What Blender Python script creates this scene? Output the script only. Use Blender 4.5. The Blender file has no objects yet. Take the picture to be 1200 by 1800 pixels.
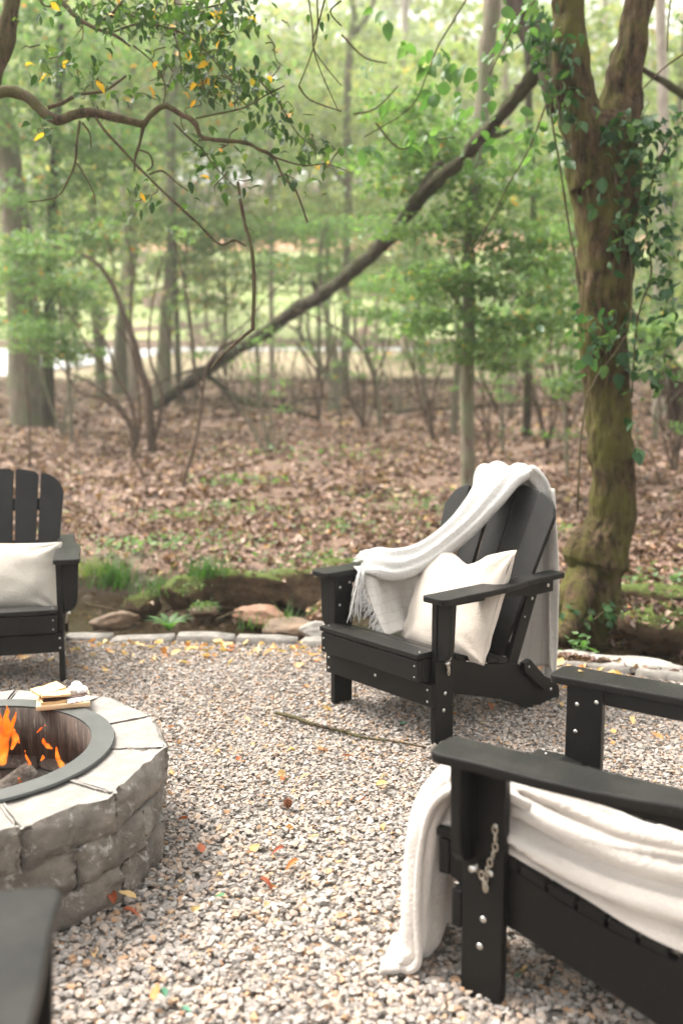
import bpy, bmesh, math, random
import numpy as np
from mathutils import Vector, Matrix, Euler, noise
R = math.radians
random.seed(7)
RNG = np.random.default_rng(11)

# ------------------------------------------------------------------ camera, light, exposure
scene = bpy.context.scene
col = scene.collection
FPX, PITCH, CAMH = 1678.0, 0.1314, 1.336
cam_d = bpy.data.cameras.new('camera'); cam = bpy.data.objects.new('camera', cam_d); col.objects.link(cam)
cam.location = (0, 0, CAMH); cam.rotation_euler = (math.pi/2 - PITCH, 0, 0)
cam_d.sensor_fit = 'HORIZONTAL'; cam_d.sensor_width = 24.0; cam_d.lens = FPX/1200*24.0
cam_d.clip_start = 0.05; cam_d.clip_end = 600
cam_d.dof.use_dof = True; cam_d.dof.focus_distance = 3.1; cam_d.dof.aperture_fstop = 1.75
scene.camera = cam
SUN_EL, SUN_AZ = R(58), R(-62)          # azimuth measured from +Y towards +X
world = bpy.data.worlds.new('World'); scene.world = world; world.use_nodes = True
wn = world.node_tree; wn.nodes.clear()
sky = wn.nodes.new('ShaderNodeTexSky'); sky.sky_type = 'NISHITA'; sky.sun_disc = False
sky.sun_elevation = SUN_EL; sky.sun_rotation = SUN_AZ; sky.air_density = 1.6; sky.dust_density = 6.0; sky.ozone_density = 1.0
hs = wn.nodes.new('ShaderNodeHueSaturation'); hs.inputs['Saturation'].default_value = 0.18
bg = wn.nodes.new('ShaderNodeBackground'); bg.inputs['Strength'].default_value = 0.15
wo = wn.nodes.new('ShaderNodeOutputWorld')
tint = wn.nodes.new('ShaderNodeMix'); tint.data_type = 'RGBA'; tint.blend_type = 'MULTIPLY'; tint.inputs[0].default_value = 1.0; tint.inputs[7].default_value = (1.03, 1.0, .945, 1)
wn.links.new(sky.outputs[0], hs.inputs['Color']); wn.links.new(hs.outputs[0], tint.inputs[6]); wn.links.new(tint.outputs[2], bg.inputs[0]); wn.links.new(bg.outputs[0], wo.inputs[0])
sd = bpy.data.lights.new('sun', 'SUN'); sd.energy = 2.0; sd.angle = R(20); sd.color = (1.0, 0.94, 0.86)
sun = bpy.data.objects.new('sun', sd); col.objects.link(sun)
sdir = Vector((math.sin(SUN_AZ)*math.cos(SUN_EL), math.cos(SUN_AZ)*math.cos(SUN_EL), math.sin(SUN_EL)))
sun.rotation_euler = sdir.to_track_quat('Z', 'Y').to_euler()
scene.view_settings.view_transform = 'Standard'; scene.view_settings.look = 'None'
scene.view_settings.exposure = 1.84; scene.view_settings.gamma = 1; scene.view_settings.use_curve_mapping = False
scene.render.engine = 'CYCLES'
scene.cycles.use_denoising = True
scene.cycles.max_bounces = 8; scene.cycles.diffuse_bounces = 3; scene.cycles.glossy_bounces = 2
scene.cycles.transmission_bounces = 3; scene.cycles.transparent_max_bounces = 8
scene.cycles.caustics_reflective = False; scene.cycles.caustics_refractive = False

# ------------------------------------------------------------------ helpers
def at(px, py, Y):
    """photograph pixel (1200 wide) seen at depth Y -> world point"""
    c, s = math.cos(PITCH), math.sin(PITCH)
    a = (px-600)/FPX; b = (900-py)/FPX
    d = Vector((a, c+b*s, -s+b*c)); t = Y/d.y
    return Vector((d.x*t, Y, CAMH+d.z*t))
def atz(px, py, z):
    c, s = math.cos(PITCH), math.sin(PITCH)
    a = (px-600)/FPX; b = (900-py)/FPX
    d = Vector((a, c+b*s, -s+b*c)); t = (z-CAMH)/d.z
    return Vector((d.x*t, d.y*t, z))

def tag(o, label=None, cat=None, group=None, kind=None):
    if label: o['label'] = label
    if cat: o['category'] = cat
    if group: o['group'] = group
    if kind: o['kind'] = kind
    return o
def link(name, me, mats=None, parent=None, smooth=None):
    o = bpy.data.objects.new(name, me); col.objects.link(o)
    if mats is not None and not me.materials:
        for m in (mats if isinstance(mats, (list, tuple)) else [mats]): me.materials.append(m)
    if parent: o.parent = parent
    if smooth is not None: me.polygons.foreach_set('use_smooth', [smooth]*len(me.polygons))
    return o
def empty(name, loc=(0, 0, 0), rz=0.0, parent=None):
    o = bpy.data.objects.new(name, None); col.objects.link(o); o.location = loc; o.rotation_euler = (0, 0, rz)
    o.empty_display_size = .1
    if parent: o.parent = parent
    return o
def from_bm(name, bm, m, parent=None, smooth=False):
    me = bpy.data.meshes.new(name); bm.to_mesh(me); bm.free()
    return link(name, me, m, parent, smooth)
def pymesh(name, V, F, m, parent=None, smooth=False):
    me = bpy.data.meshes.new(name); me.from_pydata([tuple(v) for v in V], [], F); me.update()
    return link(name, me, m, parent, smooth)

def np_mesh(name, verts, faces, rnd=None):
    """verts (N,3), faces (M,k) numpy; rnd per-vertex"""
    me = bpy.data.meshes.new(name)
    me.vertices.add(len(verts)); me.vertices.foreach_set('co', verts.astype(np.float32).ravel())
    M, k = faces.shape
    me.loops.add(M*k); me.loops.foreach_set('vertex_index', faces.astype(np.int32).ravel())
    me.polygons.add(M); me.polygons.foreach_set('loop_start', np.arange(0, M*k, k, dtype=np.int32))
    if rnd is not None:
        a = me.attributes.new('rnd', 'FLOAT', 'POINT'); a.data.foreach_set('value', rnd.astype(np.float32))
    me.update(calc_edges=True); me.validate()
    return me
def rotmats(rx, ry, rz):
    cx, sx, cy, sy, cz, sz = np.cos(rx), np.sin(rx), np.cos(ry), np.sin(ry), np.cos(rz), np.sin(rz)
    Rm = np.empty((len(rx), 3, 3))
    Rm[:, 0, 0] = cz*cy; Rm[:, 0, 1] = cz*sy*sx - sz*cx; Rm[:, 0, 2] = cz*sy*cx + sz*sx
    Rm[:, 1, 0] = sz*cy; Rm[:, 1, 1] = sz*sy*sx + cz*cx; Rm[:, 1, 2] = sz*sy*cx - cz*sx
    Rm[:, 2, 0] = -sy; Rm[:, 2, 1] = cy*sx; Rm[:, 2, 2] = cy*cx
    return Rm
def scatter(name, protos, pos, rot, scl, rnd=None):
    """protos: list of (verts (n,3), faces (m,k)) with the same k; merged into one mesh"""
    N = len(pos); which = RNG.integers(0, len(protos), N)
    if scl.ndim == 1: scl = np.repeat(scl[:, None], 3, 1)
    if rnd is None: rnd = RNG.random(N)
    Rm = rotmats(*rot.T); Vs, Fs, Rs = [], [], []; off = 0
    for i, (pv, pf) in enumerate(protos):
        idx = np.where(which == i)[0]
        if not len(idx): continue
        v = pv[None]*scl[idx][:, None, :]
        v = np.einsum('nij,nkj->nki', Rm[idx], v) + pos[idx][:, None, :]
        n = len(pv)
        f = pf[None] + (np.arange(len(idx))*n)[:, None, None] + off
        Vs.append(v.reshape(-1, 3)); Fs.append(f.reshape(-1, pf.shape[1])); Rs.append(np.repeat(rnd[idx], n)); off += len(idx)*n
    return np_mesh(name, np.concatenate(Vs), np.concatenate(Fs), np.concatenate(Rs))

def nz(x, y, z=0.0, s=1.0): return noise.noise(Vector((x*s, y*s, z*s)))

# ---- materials
def new_mat(name):
    m = bpy.data.materials.new(name); m.use_nodes = True; nt = m.node_tree
    return m, nt, nt.nodes['Principled BSDF']
def N(nt, t, **kw):
    n = nt.nodes.new(t)
    for k, v in kw.items():
        if k in n.inputs: n.inputs[k].default_value = v
        else: setattr(n, k, v)
    return n
def ramp(nt, stops, fac, interp='LINEAR'):
    r = nt.nodes.new('ShaderNodeValToRGB'); r.color_ramp.interpolation = interp
    el = r.color_ramp.elements
    while len(el) < len(stops): el.new(0.5)
    for e, (p, c) in zip(el, stops): e.position = p; e.color = (*c, 1)
    nt.links.new(fac, r.inputs[0]); return r.outputs[0]
def obj_co(nt, scale=None, kind='Object'):
    tc = nt.nodes.new('ShaderNodeTexCoord'); o = tc.outputs[kind]
    if scale:
        mp = nt.nodes.new('ShaderNodeMapping'); mp.inputs['Scale'].default_value = scale
        nt.links.new(o, mp.inputs[0]); o = mp.outputs[0]
    return o
def noise_t(nt, co, scale, detail=4, rough=.6, dist=0.0):
    n = nt.nodes.new('ShaderNodeTexNoise'); n.inputs['Scale'].default_value = scale
    n.inputs['Detail'].default_value = detail; n.inputs['Roughness'].default_value = rough; n.inputs['Distortion'].default_value = dist
    nt.links.new(co, n.inputs['Vector']); return n.outputs[0]
def bump(nt, p, h, strength=.3, dist=.01):
    b = nt.nodes.new('ShaderNodeBump'); b.inputs['Strength'].default_value = strength; b.inputs['Distance'].default_value = dist
    nt.links.new(h, b.inputs['Height']); nt.links.new(b.outputs[0], p.inputs['Normal']); return b
def mixc(nt, fac, a, b, mode='MIX'):
    m = nt.nodes.new('ShaderNodeMix'); m.data_type = 'RGBA'; m.blend_type = mode
    for i, v in ((0, fac), (6, a), (7, b)):
        if isinstance(v, (int, float)): m.inputs[i].default_value = v
        elif isinstance(v, tuple): m.inputs[i].default_value = (*v, 1)
        else: nt.links.new(v, m.inputs[i])
    return m.outputs[2]
def math_n(nt, op, a, b=None):
    m = nt.nodes.new('ShaderNodeMath'); m.operation = op
    for i, v in ((0, a), (1, b)):
        if v is None: continue
        if isinstance(v, (int, float)): m.inputs[i].default_value = v
        else: nt.links.new(v, m.inputs[i])
    return m.outputs[0]
def rnd_val(nt):
    a = nt.nodes.new('ShaderNodeAttribute'); a.attribute_name = 'rnd'
    oi = nt.nodes.new('ShaderNodeObjectInfo')
    return math_n(nt, 'FRACT', math_n(nt, 'ADD', a.outputs['Fac'], oi.outputs['Random']))

def simple(name, c1, c2=None, scale=8, rough=.7, bs=0, bscale=40, bdist=.004, spec=.5, metal=0, co_scale=None, detail=5):
    m, nt, p = new_mat(name); p.inputs['Roughness'].default_value = rough; p.inputs['Metallic'].default_value = metal
    p.inputs['Specular IOR Level'].default_value = spec
    co = obj_co(nt, co_scale)
    if c2:
        nt.links.new(ramp(nt, [(.3, c1), (.7, c2)], noise_t(nt, co, scale, detail)), p.inputs['Base Color'])
    else: p.inputs['Base Color'].default_value = (*c1, 1)
    if bs: bump(nt, p, noise_t(nt, co, bscale, 4), bs, bdist)
    return m

def leaf_mat(name, stops, transl=.45, rough=.5, interp='LINEAR'):
    m, nt, p = new_mat(name)
    c = ramp(nt, stops, rnd_val(nt), interp)
    nt.links.new(c, p.inputs['Base Color']); p.inputs['Roughness'].default_value = rough; p.inputs['Specular IOR Level'].default_value = .35
    tr = nt.nodes.new('ShaderNodeBsdfTranslucent')
    nt.links.new(mixc(nt, 1.0, c, (1.38, 1.48, .75), 'MULTIPLY'), tr.inputs[0])
    mx = nt.nodes.new('ShaderNodeMixShader'); mx.inputs[0].default_value = transl
    out = nt.nodes['Material Output']
    nt.links.new(p.outputs[0], mx.inputs[1]); nt.links.new(tr.outputs[0], mx.inputs[2]); nt.links.new(mx.outputs[0], out.inputs[0])
    return m

def chair_mat():
    m, nt, p = new_mat('charcoal_board')
    co = obj_co(nt)
    v = noise_t(nt, co, 6, 3)
    nt.links.new(ramp(nt, [(.3, (.006, .006, .0062)), (.7, (.010, .0095, .009))], v), p.inputs['Base Color'])
    b0_ = p.inputs['Base Color'].links[0].from_socket
    gn = nt.nodes.new('ShaderNodeNewGeometry'); sp_ = nt.nodes.new('ShaderNodeSeparateXYZ'); nt.links.new(gn.outputs['Normal'], sp_.inputs[0])
    dst = math_n(nt, 'MULTIPLY', ramp(nt, [(.45, (0,)*3), (.75, (1,)*3)], noise_t(nt, obj_co(nt), 9, 7, .75)), ramp(nt, [(.2, (.05,)*3), (.9, (.30,)*3)], sp_.outputs[2]))
    fl = ramp(nt, [(.70, (0,)*3), (.73, (.35,)*3)], noise_t(nt, obj_co(nt), 170, 2, .5))
    nt.links.new(mixc(nt, fl, mixc(nt, dst, b0_, (.07, .065, .055)), (.11, .10, .085)), p.inputs['Base Color'])
    g = noise_t(nt, obj_co(nt, (18, 18, 18)), 6, 6, .7)
    nt.links.new(ramp(nt, [(.3, (.36,)*3), (.7, (.50,)*3)], g), p.inputs['Roughness'])
    p.inputs['Specular IOR Level'].default_value = .21
    bump(nt, p, noise_t(nt, obj_co(nt), 260, 3, .6), .12, .0015)
    return m

MAT = {}
MAT['chair'] = chair_mat()
MAT['steel_bolt'] = simple('steel_bolt', (.62, .61, .58), rough=.3, metal=1)
MAT['chain'] = simple('chain_metal', (.55, .50, .42), rough=.35, metal=1)

def gravel_mat():
    m, nt, p = new_mat('gravel_chips')
    c = ramp(nt, [(0, (.18, .165, .15)), (.10, (.23, .21, .195)), (.28, (.29, .268, .25)), (.44, (.335, .308, .285)), (.58, (.38, .31, .26)), (.74, (.34, .265, .215)),
                  (.84, (.41, .385, .36)), (.90, (.40, .28, .19)), (.955, (.34, .20, .11)), (.985, (.44, .42, .40)), (1, (.52, .50, .48))], rnd_val(nt))
    v = noise_t(nt, obj_co(nt), 90, 4, .65)
    nt.links.new(mixc(nt, 1.0, c, ramp(nt, [(.25, (.68, .68, .68)), (.75, (1.12, 1.1, 1.08))], v), 'MULTIPLY'), p.inputs['Base Color'])
    p.inputs['Roughness'].default_value = .85; p.inputs['Specular IOR Level'].default_value = .3
    bump(nt, p, noise_t(nt, obj_co(nt), 300, 3), .3, .002)
    return m
MAT['gravel'] = gravel_mat()
MAT['litter'] = leaf_mat('leaf_litter', [(0, (.045, .026, .018)), (.25, (.10, .055, .039)), (.5, (.18, .104, .076)), (.74, (.27, .175, .135)), (.89, (.40, .30, .24)), (.94, (.30, .14, .065)), (.97, (.36, .27, .12)), (1, (.11, .14, .05))], .12, .6)
MAT['tan_leaf'] = leaf_mat('dry_tan_leaf', [(0, (.55, .36, .15)), (.5, (.60, .42, .20)), (.8, (.50, .24, .07)), (1, (.40, .15, .06))], .2, .6)
MAT['red_leaf'] = leaf_mat('rust_red_leaf', [(0, (.25, .06, .025)), (1, (.35, .10, .04))], .15, .6)
MAT['green_bit'] = leaf_mat('fallen_green_leaf', [(0, (.05, .16, .10)), (1, (.08, .2, .1))], .2, .5)
# foliage kinds
MAT['fol_far'] = leaf_mat('foliage_far', [(0, (.15, .20, .10)), (.5, (.20, .26, .13)), (.85, (.27, .32, .17)), (1, (.34, .27, .12))], .5, .6)
MAT['fol_mid'] = leaf_mat('foliage_mid', [(0, (.09, .17, .07)), (.5, (.13, .23, .09)), (.9, (.18, .29, .12)), (.975, (.2, .29, .12)), (.99, (.5, .2, .03)), (1, (.55, .2, .03))], .5, .55)
MAT['fol_near'] = leaf_mat('foliage_understory', [(0, (.075, .145, .055)), (.5, (.12, .215, .08)), (.9, (.18, .28, .11)), (.975, (.14, .18, .06)), (1, (.5, .25, .04))], .45, .5)
MAT['branch_leaf'] = leaf_mat('glossy_branch_leaf', [(0, (.018, .045, .013)), (.5, (.035, .075, .02)), (.86, (.06, .11, .03)), (.945, (.10, .14, .03)), (.965, (.50, .30, .03)), (1, (.45, .22, .02))], .42, .5)
MAT['vine_leaf'] = leaf_mat('vine_leaf', [(0, (.014, .05, .018)), (.4, (.03, .085, .03)), (.8, (.06, .13, .045)), (1, (.11, .19, .06))], .35, .45)
MAT['lime_leaf'] = leaf_mat('broad_light_leaf', [(0, (.05, .12, .035)), (.6, (.09, .18, .055)), (1, (.13, .23, .08))], .5, .45)
MAT['grass'] = leaf_mat('grass_blade', [(0, (.04, .10, .02)), (.6, (.08, .16, .035)), (1, (.20, .22, .08))], .4, .5)
MAT['moss'] = simple('moss_surface', (.045, .06, .014), (.11, .12, .035), 14, .95, .8, 90, .012, .1)

def bark(name, c1, c2, c3=None, scale=3.0, bs=.7):
    m, nt, p = new_mat(name); p.inputs['Roughness'].default_value = .95; p.inputs['Specular IOR Level'].default_value = .15
    co = obj_co(nt, (1, 1, .28)); v = noise_t(nt, co, scale*7, 6, .7, .3)
    c = ramp(nt, [(.38, c1), (.62, c2)], v)
    if c3:
        w = noise_t(nt, obj_co(nt), scale*1.1, 5, .7)
        c = mixc(nt, ramp(nt, [(.42, (0,)*3), (.6, (1,)*3)], w), c, c3)
    nt.links.new(c, p.inputs['Base Color']); bump(nt, p, v, bs, .03)
    return m
MAT['bark_main'] = bark('mossy_bark', (.014, .010, .006), (.105, .070, .040), (.085, .080, .022), 4, 1.0)
MAT['bark_dark'] = bark('dark_bark', (.012, .009, .007), (.055, .040, .030), (.05, .054, .024), 3)
MAT['bark_grey'] = bark('grey_bark', (.11, .09, .07), (.24, .20, .16), (.15, .17, .10), 2)
MAT['bark_pale'] = bark('pale_bark', (.28, .24, .20), (.45, .40, .34), None, 2)
MAT['bark_twig'] = bark('twig_bark', (.045, .032, .025), (.13, .095, .07), None, 5, .4)
MAT['bark_branch'] = bark('branch_bark', (.030, .022, .016), (.13, .092, .062), (.09, .085, .04), 6, .7)

# ------------------------------------------------------------------ terrain
def yE(x): return 4.86 - .17*(x+.4)**2 if x > -.4 else 4.86 + .06*min(1.5, -(x+.4))
def yF(x):
    t = min(1, max(0, (x+.2)/1.9)); t = t*t*(3-2*t)
    return yE(x) + 1.95*(1-t) + 1.45*t + .10*math.sin(x*2.3)
PROF = [(-30, 0), (5, 0), (7, .0), (10, .10), (15, .32), (20, .50), (30, 1.0), (38, 1.7), (45, 2.85), (52, 3.5), (60, 5.6), (75, 11.5), (95, 17), (140, 30), (220, 42)]
PX = [p[0] for p in PROF]; PZ = [p[1] for p in PROF]
def sm(t): t = min(1, max(0, t)); return t*t*(3-2*t)
def hgt(x, y):
    z = float(np.interp(y, PX, PZ))
    if y > 6: z += .10*sm((y-6)/4)*nz(x, y, 3, .35)
    e, f = yE(x), yF(x)
    if y < e+.06: return z
    din = sm((y-e-.06)/.30); dout = sm((f+.14-y)/.26)
    z -= .34*din*dout
    if y > f-.3: z += .07*nz(x, y, 0, 1.6)*sm((y-f+.3)/.5)
    z += .05*din*dout*nz(x, y, 7, 4)
    return z
def hgt_fine(x, y): return hgt(x, y) + .025*nz(x, y, 9, 3)*sm((y-5)/1.0)

def grid_sheet(name, xs, ys, fn, m, keep=None):
    V = [(x, y, fn(x, y)) for y in ys for x in xs]; nx = len(xs); F = []
    for j in range(len(ys)-1):
        for i in range(nx-1):
            if keep and not keep(xs[i], ys[j]): continue
            a = j*nx+i; F.append((a, a+1, a+nx+1, a+nx))
    return pymesh(name, V, F, m, None, True)

def floor_mat():
    m, nt, p = new_mat('forest_floor_soil')
    co = obj_co(nt); a = noise_t(nt, co, 9, 8, .75); b = noise_t(nt, co, .7, 4, .6)
    c = ramp(nt, [(.25, (.045, .028, .019)), (.45, (.11, .067, .045)), (.6, (.18, .115, .080)), (.75, (.26, .18, .13))], a)
    c = mixc(nt, ramp(nt, [(.58, (0,)*3), (.72, (.55,)*3)], b), c, (.14, .17, .05))
    g = nt.nodes.new('ShaderNodeNewGeometry'); sp = nt.nodes.new('ShaderNodeSeparateXYZ'); nt.links.new(g.outputs['Position'], sp.inputs[0])
    wet = ramp(nt, [(.0, (1,)*3), (1, (0,)*3)], math_n(nt, 'ADD', math_n(nt, 'MULTIPLY', sp.outputs[2], 7.0), 1.05))
    c = mixc(nt, wet, c, ramp(nt, [(.3, (.018, .012, .008)), (.7, (.07, .048, .028))], a))
    nt.links.new(c, p.inputs['Base Color']); p.inputs['Roughness'].default_value = .95
    bump(nt, p, a, .6, .04); return m
xs = sorted(set([round(v, 3) for v in np.concatenate([np.linspace(-140, -10, 22), np.arange(-10, -3.6, .4), np.arange(-3.6, 3.6, .08), np.arange(3.6, 10, .4), np.linspace(10, 140, 22)])]))
ys = sorted(set([round(v, 3) for v in np.concatenate([[-30, -10, -3, 0, 2, 3, 4, 4.3], np.arange(4.5, 7.6, .06), np.arange(7.6, 20, .3), np.arange(20, 60, 1.2), np.linspace(60, 220, 24)])]))
tag(grid_sheet('ground', xs, ys, lambda x, y: hgt_fine(x, y) - (.040 if y < yE(x) else 0), floor_mat()), kind='structure')

# lawn on the slope beyond the road, road
def strip(name, x0, x1, nx, ylo, yhi, ny, dz, m):
    V = []; F = []
    for j in range(ny+1):
        for i in range(nx+1):
            x = x0+(x1-x0)*i/nx; lo, hi = ylo(x), yhi(x); y = lo+(hi-lo)*j/ny
            V.append((x, y, hgt_fine(x, y)+dz))
    for j in range(ny):
        for i in range(nx):
            a = j*(nx+1)+i; F.append((a, a+1, a+nx+2, a+nx+1))
    return tag(pymesh(name, V, F, m, None, True), kind='structure')
lawn_m = simple('lawn_grass', (.26, .34, .13), (.40, .40, .24), .35, .95, .5, 6, .05, .1)
clay_m = simple('verge_ground', (.17, .14, .08), (.30, .24, .16), .5, .95)
strip('lawn', -70, 70, 60, lambda x: 53.5+.02*x, lambda x: 75, 20, .03, lawn_m)
strip('clay_bank', -60, 70, 60, lambda x: 75.4, lambda x: 86 + 2*math.sin(x*.2), 6, .06, simple('red_clay', (.40, .17, .09), (.48, .30, .20), .3, .95))
def near_edge(x): return 45.6+.03*x if x > -7 else max(33, 45.4+1.3*(x+7))
strip('verge', -60, 60, 120, lambda x: min(36+.03*x, near_edge(x)-2.5), lambda x: near_edge(x)-.1, 8, .05, clay_m)
strip('road', -60, 5, 90, near_edge, lambda x: 48.2+.03*x-.04*max(0, x+3)**1.5, 14, .09, simple('pale_concrete', (.34, .35, .36), (.44, .44, .44), 1.5, .8))

# ------------------------------------------------------------------ gravel
def chip_proto(nv, seed, flat):
    rs = random.Random(seed); bm = bmesh.new()
    for _ in range(nv):
        v = Vector((rs.gauss(0, 1), rs.gauss(0, 1), rs.gauss(0, 1))).normalized()
        v = Vector((v.x*rs.uniform(.8, 1.1), v.y*rs.uniform(.55, .8), v.z*flat)); bm.verts.new(v)
    bmesh.ops.convex_hull(bm, input=bm.verts)
    bmesh.ops.delete(bm, geom=[v for v in bm.verts if not v.link_faces], context='VERTS')
    bmesh.ops.triangulate(bm, faces=bm.faces); bm.verts.index_update()
    r = (np.array([v.co[:] for v in bm.verts]), np.array([[v.index for v in f.verts] for f in bm.faces])); bm.free(); return r
chip_hi = [chip_proto(11, s, random.Random(s).uniform(.35, .6)) for s in range(10)]
chip_lo = [chip_proto(8, 50+s, random.Random(s).uniform(.35, .6)) for s in range(8)]
PIT = Vector((-1.065, 2.58, 0))
def in_pad(x, y, m=0.0):
    return y < yE(x)-.03-m and (x-PIT.x)**2+(y-PIT.y)**2 > (.53)**2
def chips(n, ylo, yhi, smin, smax, protos, name):
    P = []
    while len(P) < n:
        y = random.uniform(ylo, yhi); w = .42*y+.5; x = random.uniform(-w, w)
        if in_pad(x, y): P.append((x, y))
    P = np.array(P); s = smin+(smax-smin)*RNG.random(n)**1.8
    pos = np.column_stack([P, s*.10 + RNG.random(n)*.010 + .004*np.sin(P[:, 0]*5+1)*np.sin(P[:, 1]*4)-.003])
    rot = np.column_stack([RNG.normal(0, .20, n), RNG.normal(0, .20, n), RNG.random(n)*6.283])
    me = scatter(name, protos, pos, rot, s)
    o = link('gravel', me, MAT['gravel'], None, False); tag(o, kind='stuff', cat='gravel', label=name); return o
chips(38000, 1.0, 2.9, .0070, .0185, chip_hi, 'pale grey and tan gravel chips on the near part of the pad')
chips(62000, 2.9, 5.0, .0068, .0165, chip_lo, 'pale grey and tan gravel chips on the far part of the pad')
pad = strip('gravel_base', -4, 4, 30, lambda x: -3.0, lambda x: yE(x)-.02, 30, .0, simple('gravel_fines', (.20, .175, .155), (.34, .305, .27), 90, .95, .6, 120, .006))
pad.location.z = -.012

# ------------------------------------------------------------------ leaf prototypes
def leaf_flat(bend=.25, cup=.2, w=.34):
    """pointed leaf along +X, 10 verts, quads only"""
    xs_ = [-.5, -.2, .12, .5]; ws = [.03, w, w*.85, .02]
    V = []
    for x, ww in zip(xs_, ws):
        z = bend*(-(x*x)*1.6)
        V += [(x, -ww, z+cup*ww), (x, 0, z), (x, ww, z+cup*ww)]
    F = []
    for i in range(3):
        a = i*3; F += [(a, a+3, a+4, a+1), (a+1, a+4, a+5, a+2)]
    return np.array(V, float), np.array(F)
def leaf_quad(bend=.15, w=.42):
    V = [(-.5, 0, -.05), (-.02, -w, bend), (.5, 0, -.1), (.0, w, bend)]
    return np.array(V, float), np.array([(0, 1, 2, 3)])
lit_protos = [leaf_flat(b, c, w) for b, c, w in ((.5, .5, .33), (-.5, .3, .36), (.9, .9, .26), (-.2, -.6, .36), (.3, 1.2, .3))]
fol_protos = [leaf_quad(.12, .30), leaf_quad(-.1, .36), leaf_quad(.25, .26)]
fol_protos6 = [leaf_flat(.3, .4, .26), leaf_flat(-.2, .3, .30)]

def litter(n, ylo, yhi, s0, s1, protos, label, region=None, tilt=.45, pw=1.0):
    P = []
    while len(P) < n:
        y = ylo+(yhi-ylo)*random.random()**pw; w = .42*y+1.2; x = random.uniform(-w, w)
        if region and not region(x, y): continue
        if nz(x, y, 11, .8)+.6*nz(x, y, 4, 2.1) < -.16 and random.random() < .78: continue
        P.append((x, y, hgt_fine(x, y)))
    P = np.array(P); s = s0+(s1-s0)*RNG.random(n)
    P[:, 2] += s*.10+RNG.random(n)*.015
    rot = np.column_stack([RNG.normal(0, tilt, n), RNG.normal(0, tilt, n), RNG.random(n)*6.283])
    base = np.array([nz(p[0], p[1], 5, .9) for p in P])*.35
    rnd = np.clip(RNG.random(n)*.98+base*.25, 0, .9999)
    o = link('fallen_leaves', scatter('fallen_leaves', protos, P, rot, s, rnd), MAT['litter'], None, True)
    tag(o, label, 'fallen leaves', kind='stuff'); return o
litter(25000, 5.2, 10.0, .038, .085, lit_protos, 'brown leaf litter on the bank just beyond the stream', lambda x, y: y > yF(x)+.02)
litter(26000, 10.0, 20.0, .06, .12, lit_protos[:3], 'brown leaf litter under the thin saplings', None)
litter(14000, 20.0, 38.0, .13, .25, fol_protos, 'brown leaf litter far back by the tree trunks', None)
litter(900, 4.2, 5.6, .04, .08, lit_protos, 'dry leaves between the right end of the stone edging and the stream', lambda x, y: x > .9 and yE(x)+.03 < y < yE(x)+.30)
litter(2600, 5.0, 7.3, .04, .085, lit_protos, 'brown leaves caught on the wet far bank of the stream', lambda x, y: yF(x)-.35 < y < yF(x)+.1)
litter(260, 4.4, 6.2, .04, .08, lit_protos, 'wet brown leaves lying in the stream bed', lambda x, y: yE(x)+.05 < y < yF(x) and x < 1)

o = litter(230, 3.9, 5.0, .03, .06, lit_protos, 'yellow and tan dry leaves drifted against the stone edging', lambda x, y: yE(x)-.50*random.random()**1.5 < y < yE(x)-.03)
o.data.materials.clear(); o.data.materials.append(MAT['tan_leaf'])
o = litter(230, 1.3, 4.8, .018, .04, lit_protos, 'small dry leaf scraps scattered over the gravel', lambda x, y: in_pad(x, y) and (x-PIT.x)**2+(y-PIT.y)**2 > .40)
o.data.materials.clear(); o.data.materials.append(MAT['tan_leaf'])

# ------------------------------------------------------------------ stream
def water_mat():
    m, nt, p = new_mat('stream_water')
    p.inputs['Base Color'].default_value = (.035, .026, .014, 1); p.inputs['Roughness'].default_value = .06
    p.inputs['Specular IOR Level'].default_value = .6; p.inputs['Alpha'].default_value = .62
    bump(nt, p, noise_t(nt, obj_co(nt, (1, 1.8, 1)), 9, 4, .6), .25, .03); return m
V = []; F = []; nx = 90
for i in range(nx+1):
    x = -5+10*i/nx
    for j in range(9): V.append((x, yE(x)-.0+(yF(x)+.25-yE(x))*j/8, -.20))
for i in range(nx):
    for j in range(8): a = i*9+j; F.append((a, a+9, a+10, a+1))
tag(pymesh('stream_water', V, F, water_mat(), None, True), kind='structure')

def rock(name, loc, dims, rz, m, seed, label, tilt=(0, 0), cat='rock', group=None, sub=4, parent=None, rough=.35):
    bm = bmesh.new(); bmesh.ops.create_icosphere(bm, subdivisions=sub, radius=1)
    rs = random.Random(seed); planes = [(Vector((rs.gauss(0, 1), rs.gauss(0, 1), rs.gauss(0, 1))).normalized(), rs.uniform(.55, .85)) for _ in range(9)]
    for v in bm.verts:
        p = v.co.copy()
        for n_, d in planes:
            k = p.dot(n_)
            if k > d: p -= n_*(k-d)*.85
        p *= 1+rough*.3*noise.noise(p*1.7+Vector((seed*3.1, 0, 0)))+.08*noise.noise(p*4+Vector((seed, 2, 0)))+.05*noise.noise(p*11+Vector((seed, 2, 4)))
        v.co = Vector((p.x*dims[0], p.y*dims[1], p.z*dims[2]))
    o = from_bm(name, bm, m, parent, True); o.location = loc; o.rotation_euler = (tilt[0], tilt[1], rz)
    if label: tag(o, label, cat, group)
    return o
rk_brown = simple('wet_brown_rock', (.06, .04, .025), (.20, .13, .08), 7, .75, .6, 30, .02)
rk_orange = simple('rust_orange_rock', (.15, .062, .03), (.26, .15, .095), 5, .7, .5, 30, .02)
rk_grey = simple('pale_grey_rock', (.18, .165, .15), (.32, .30, .27), 8, .85, .5, 30, .01)
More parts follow.
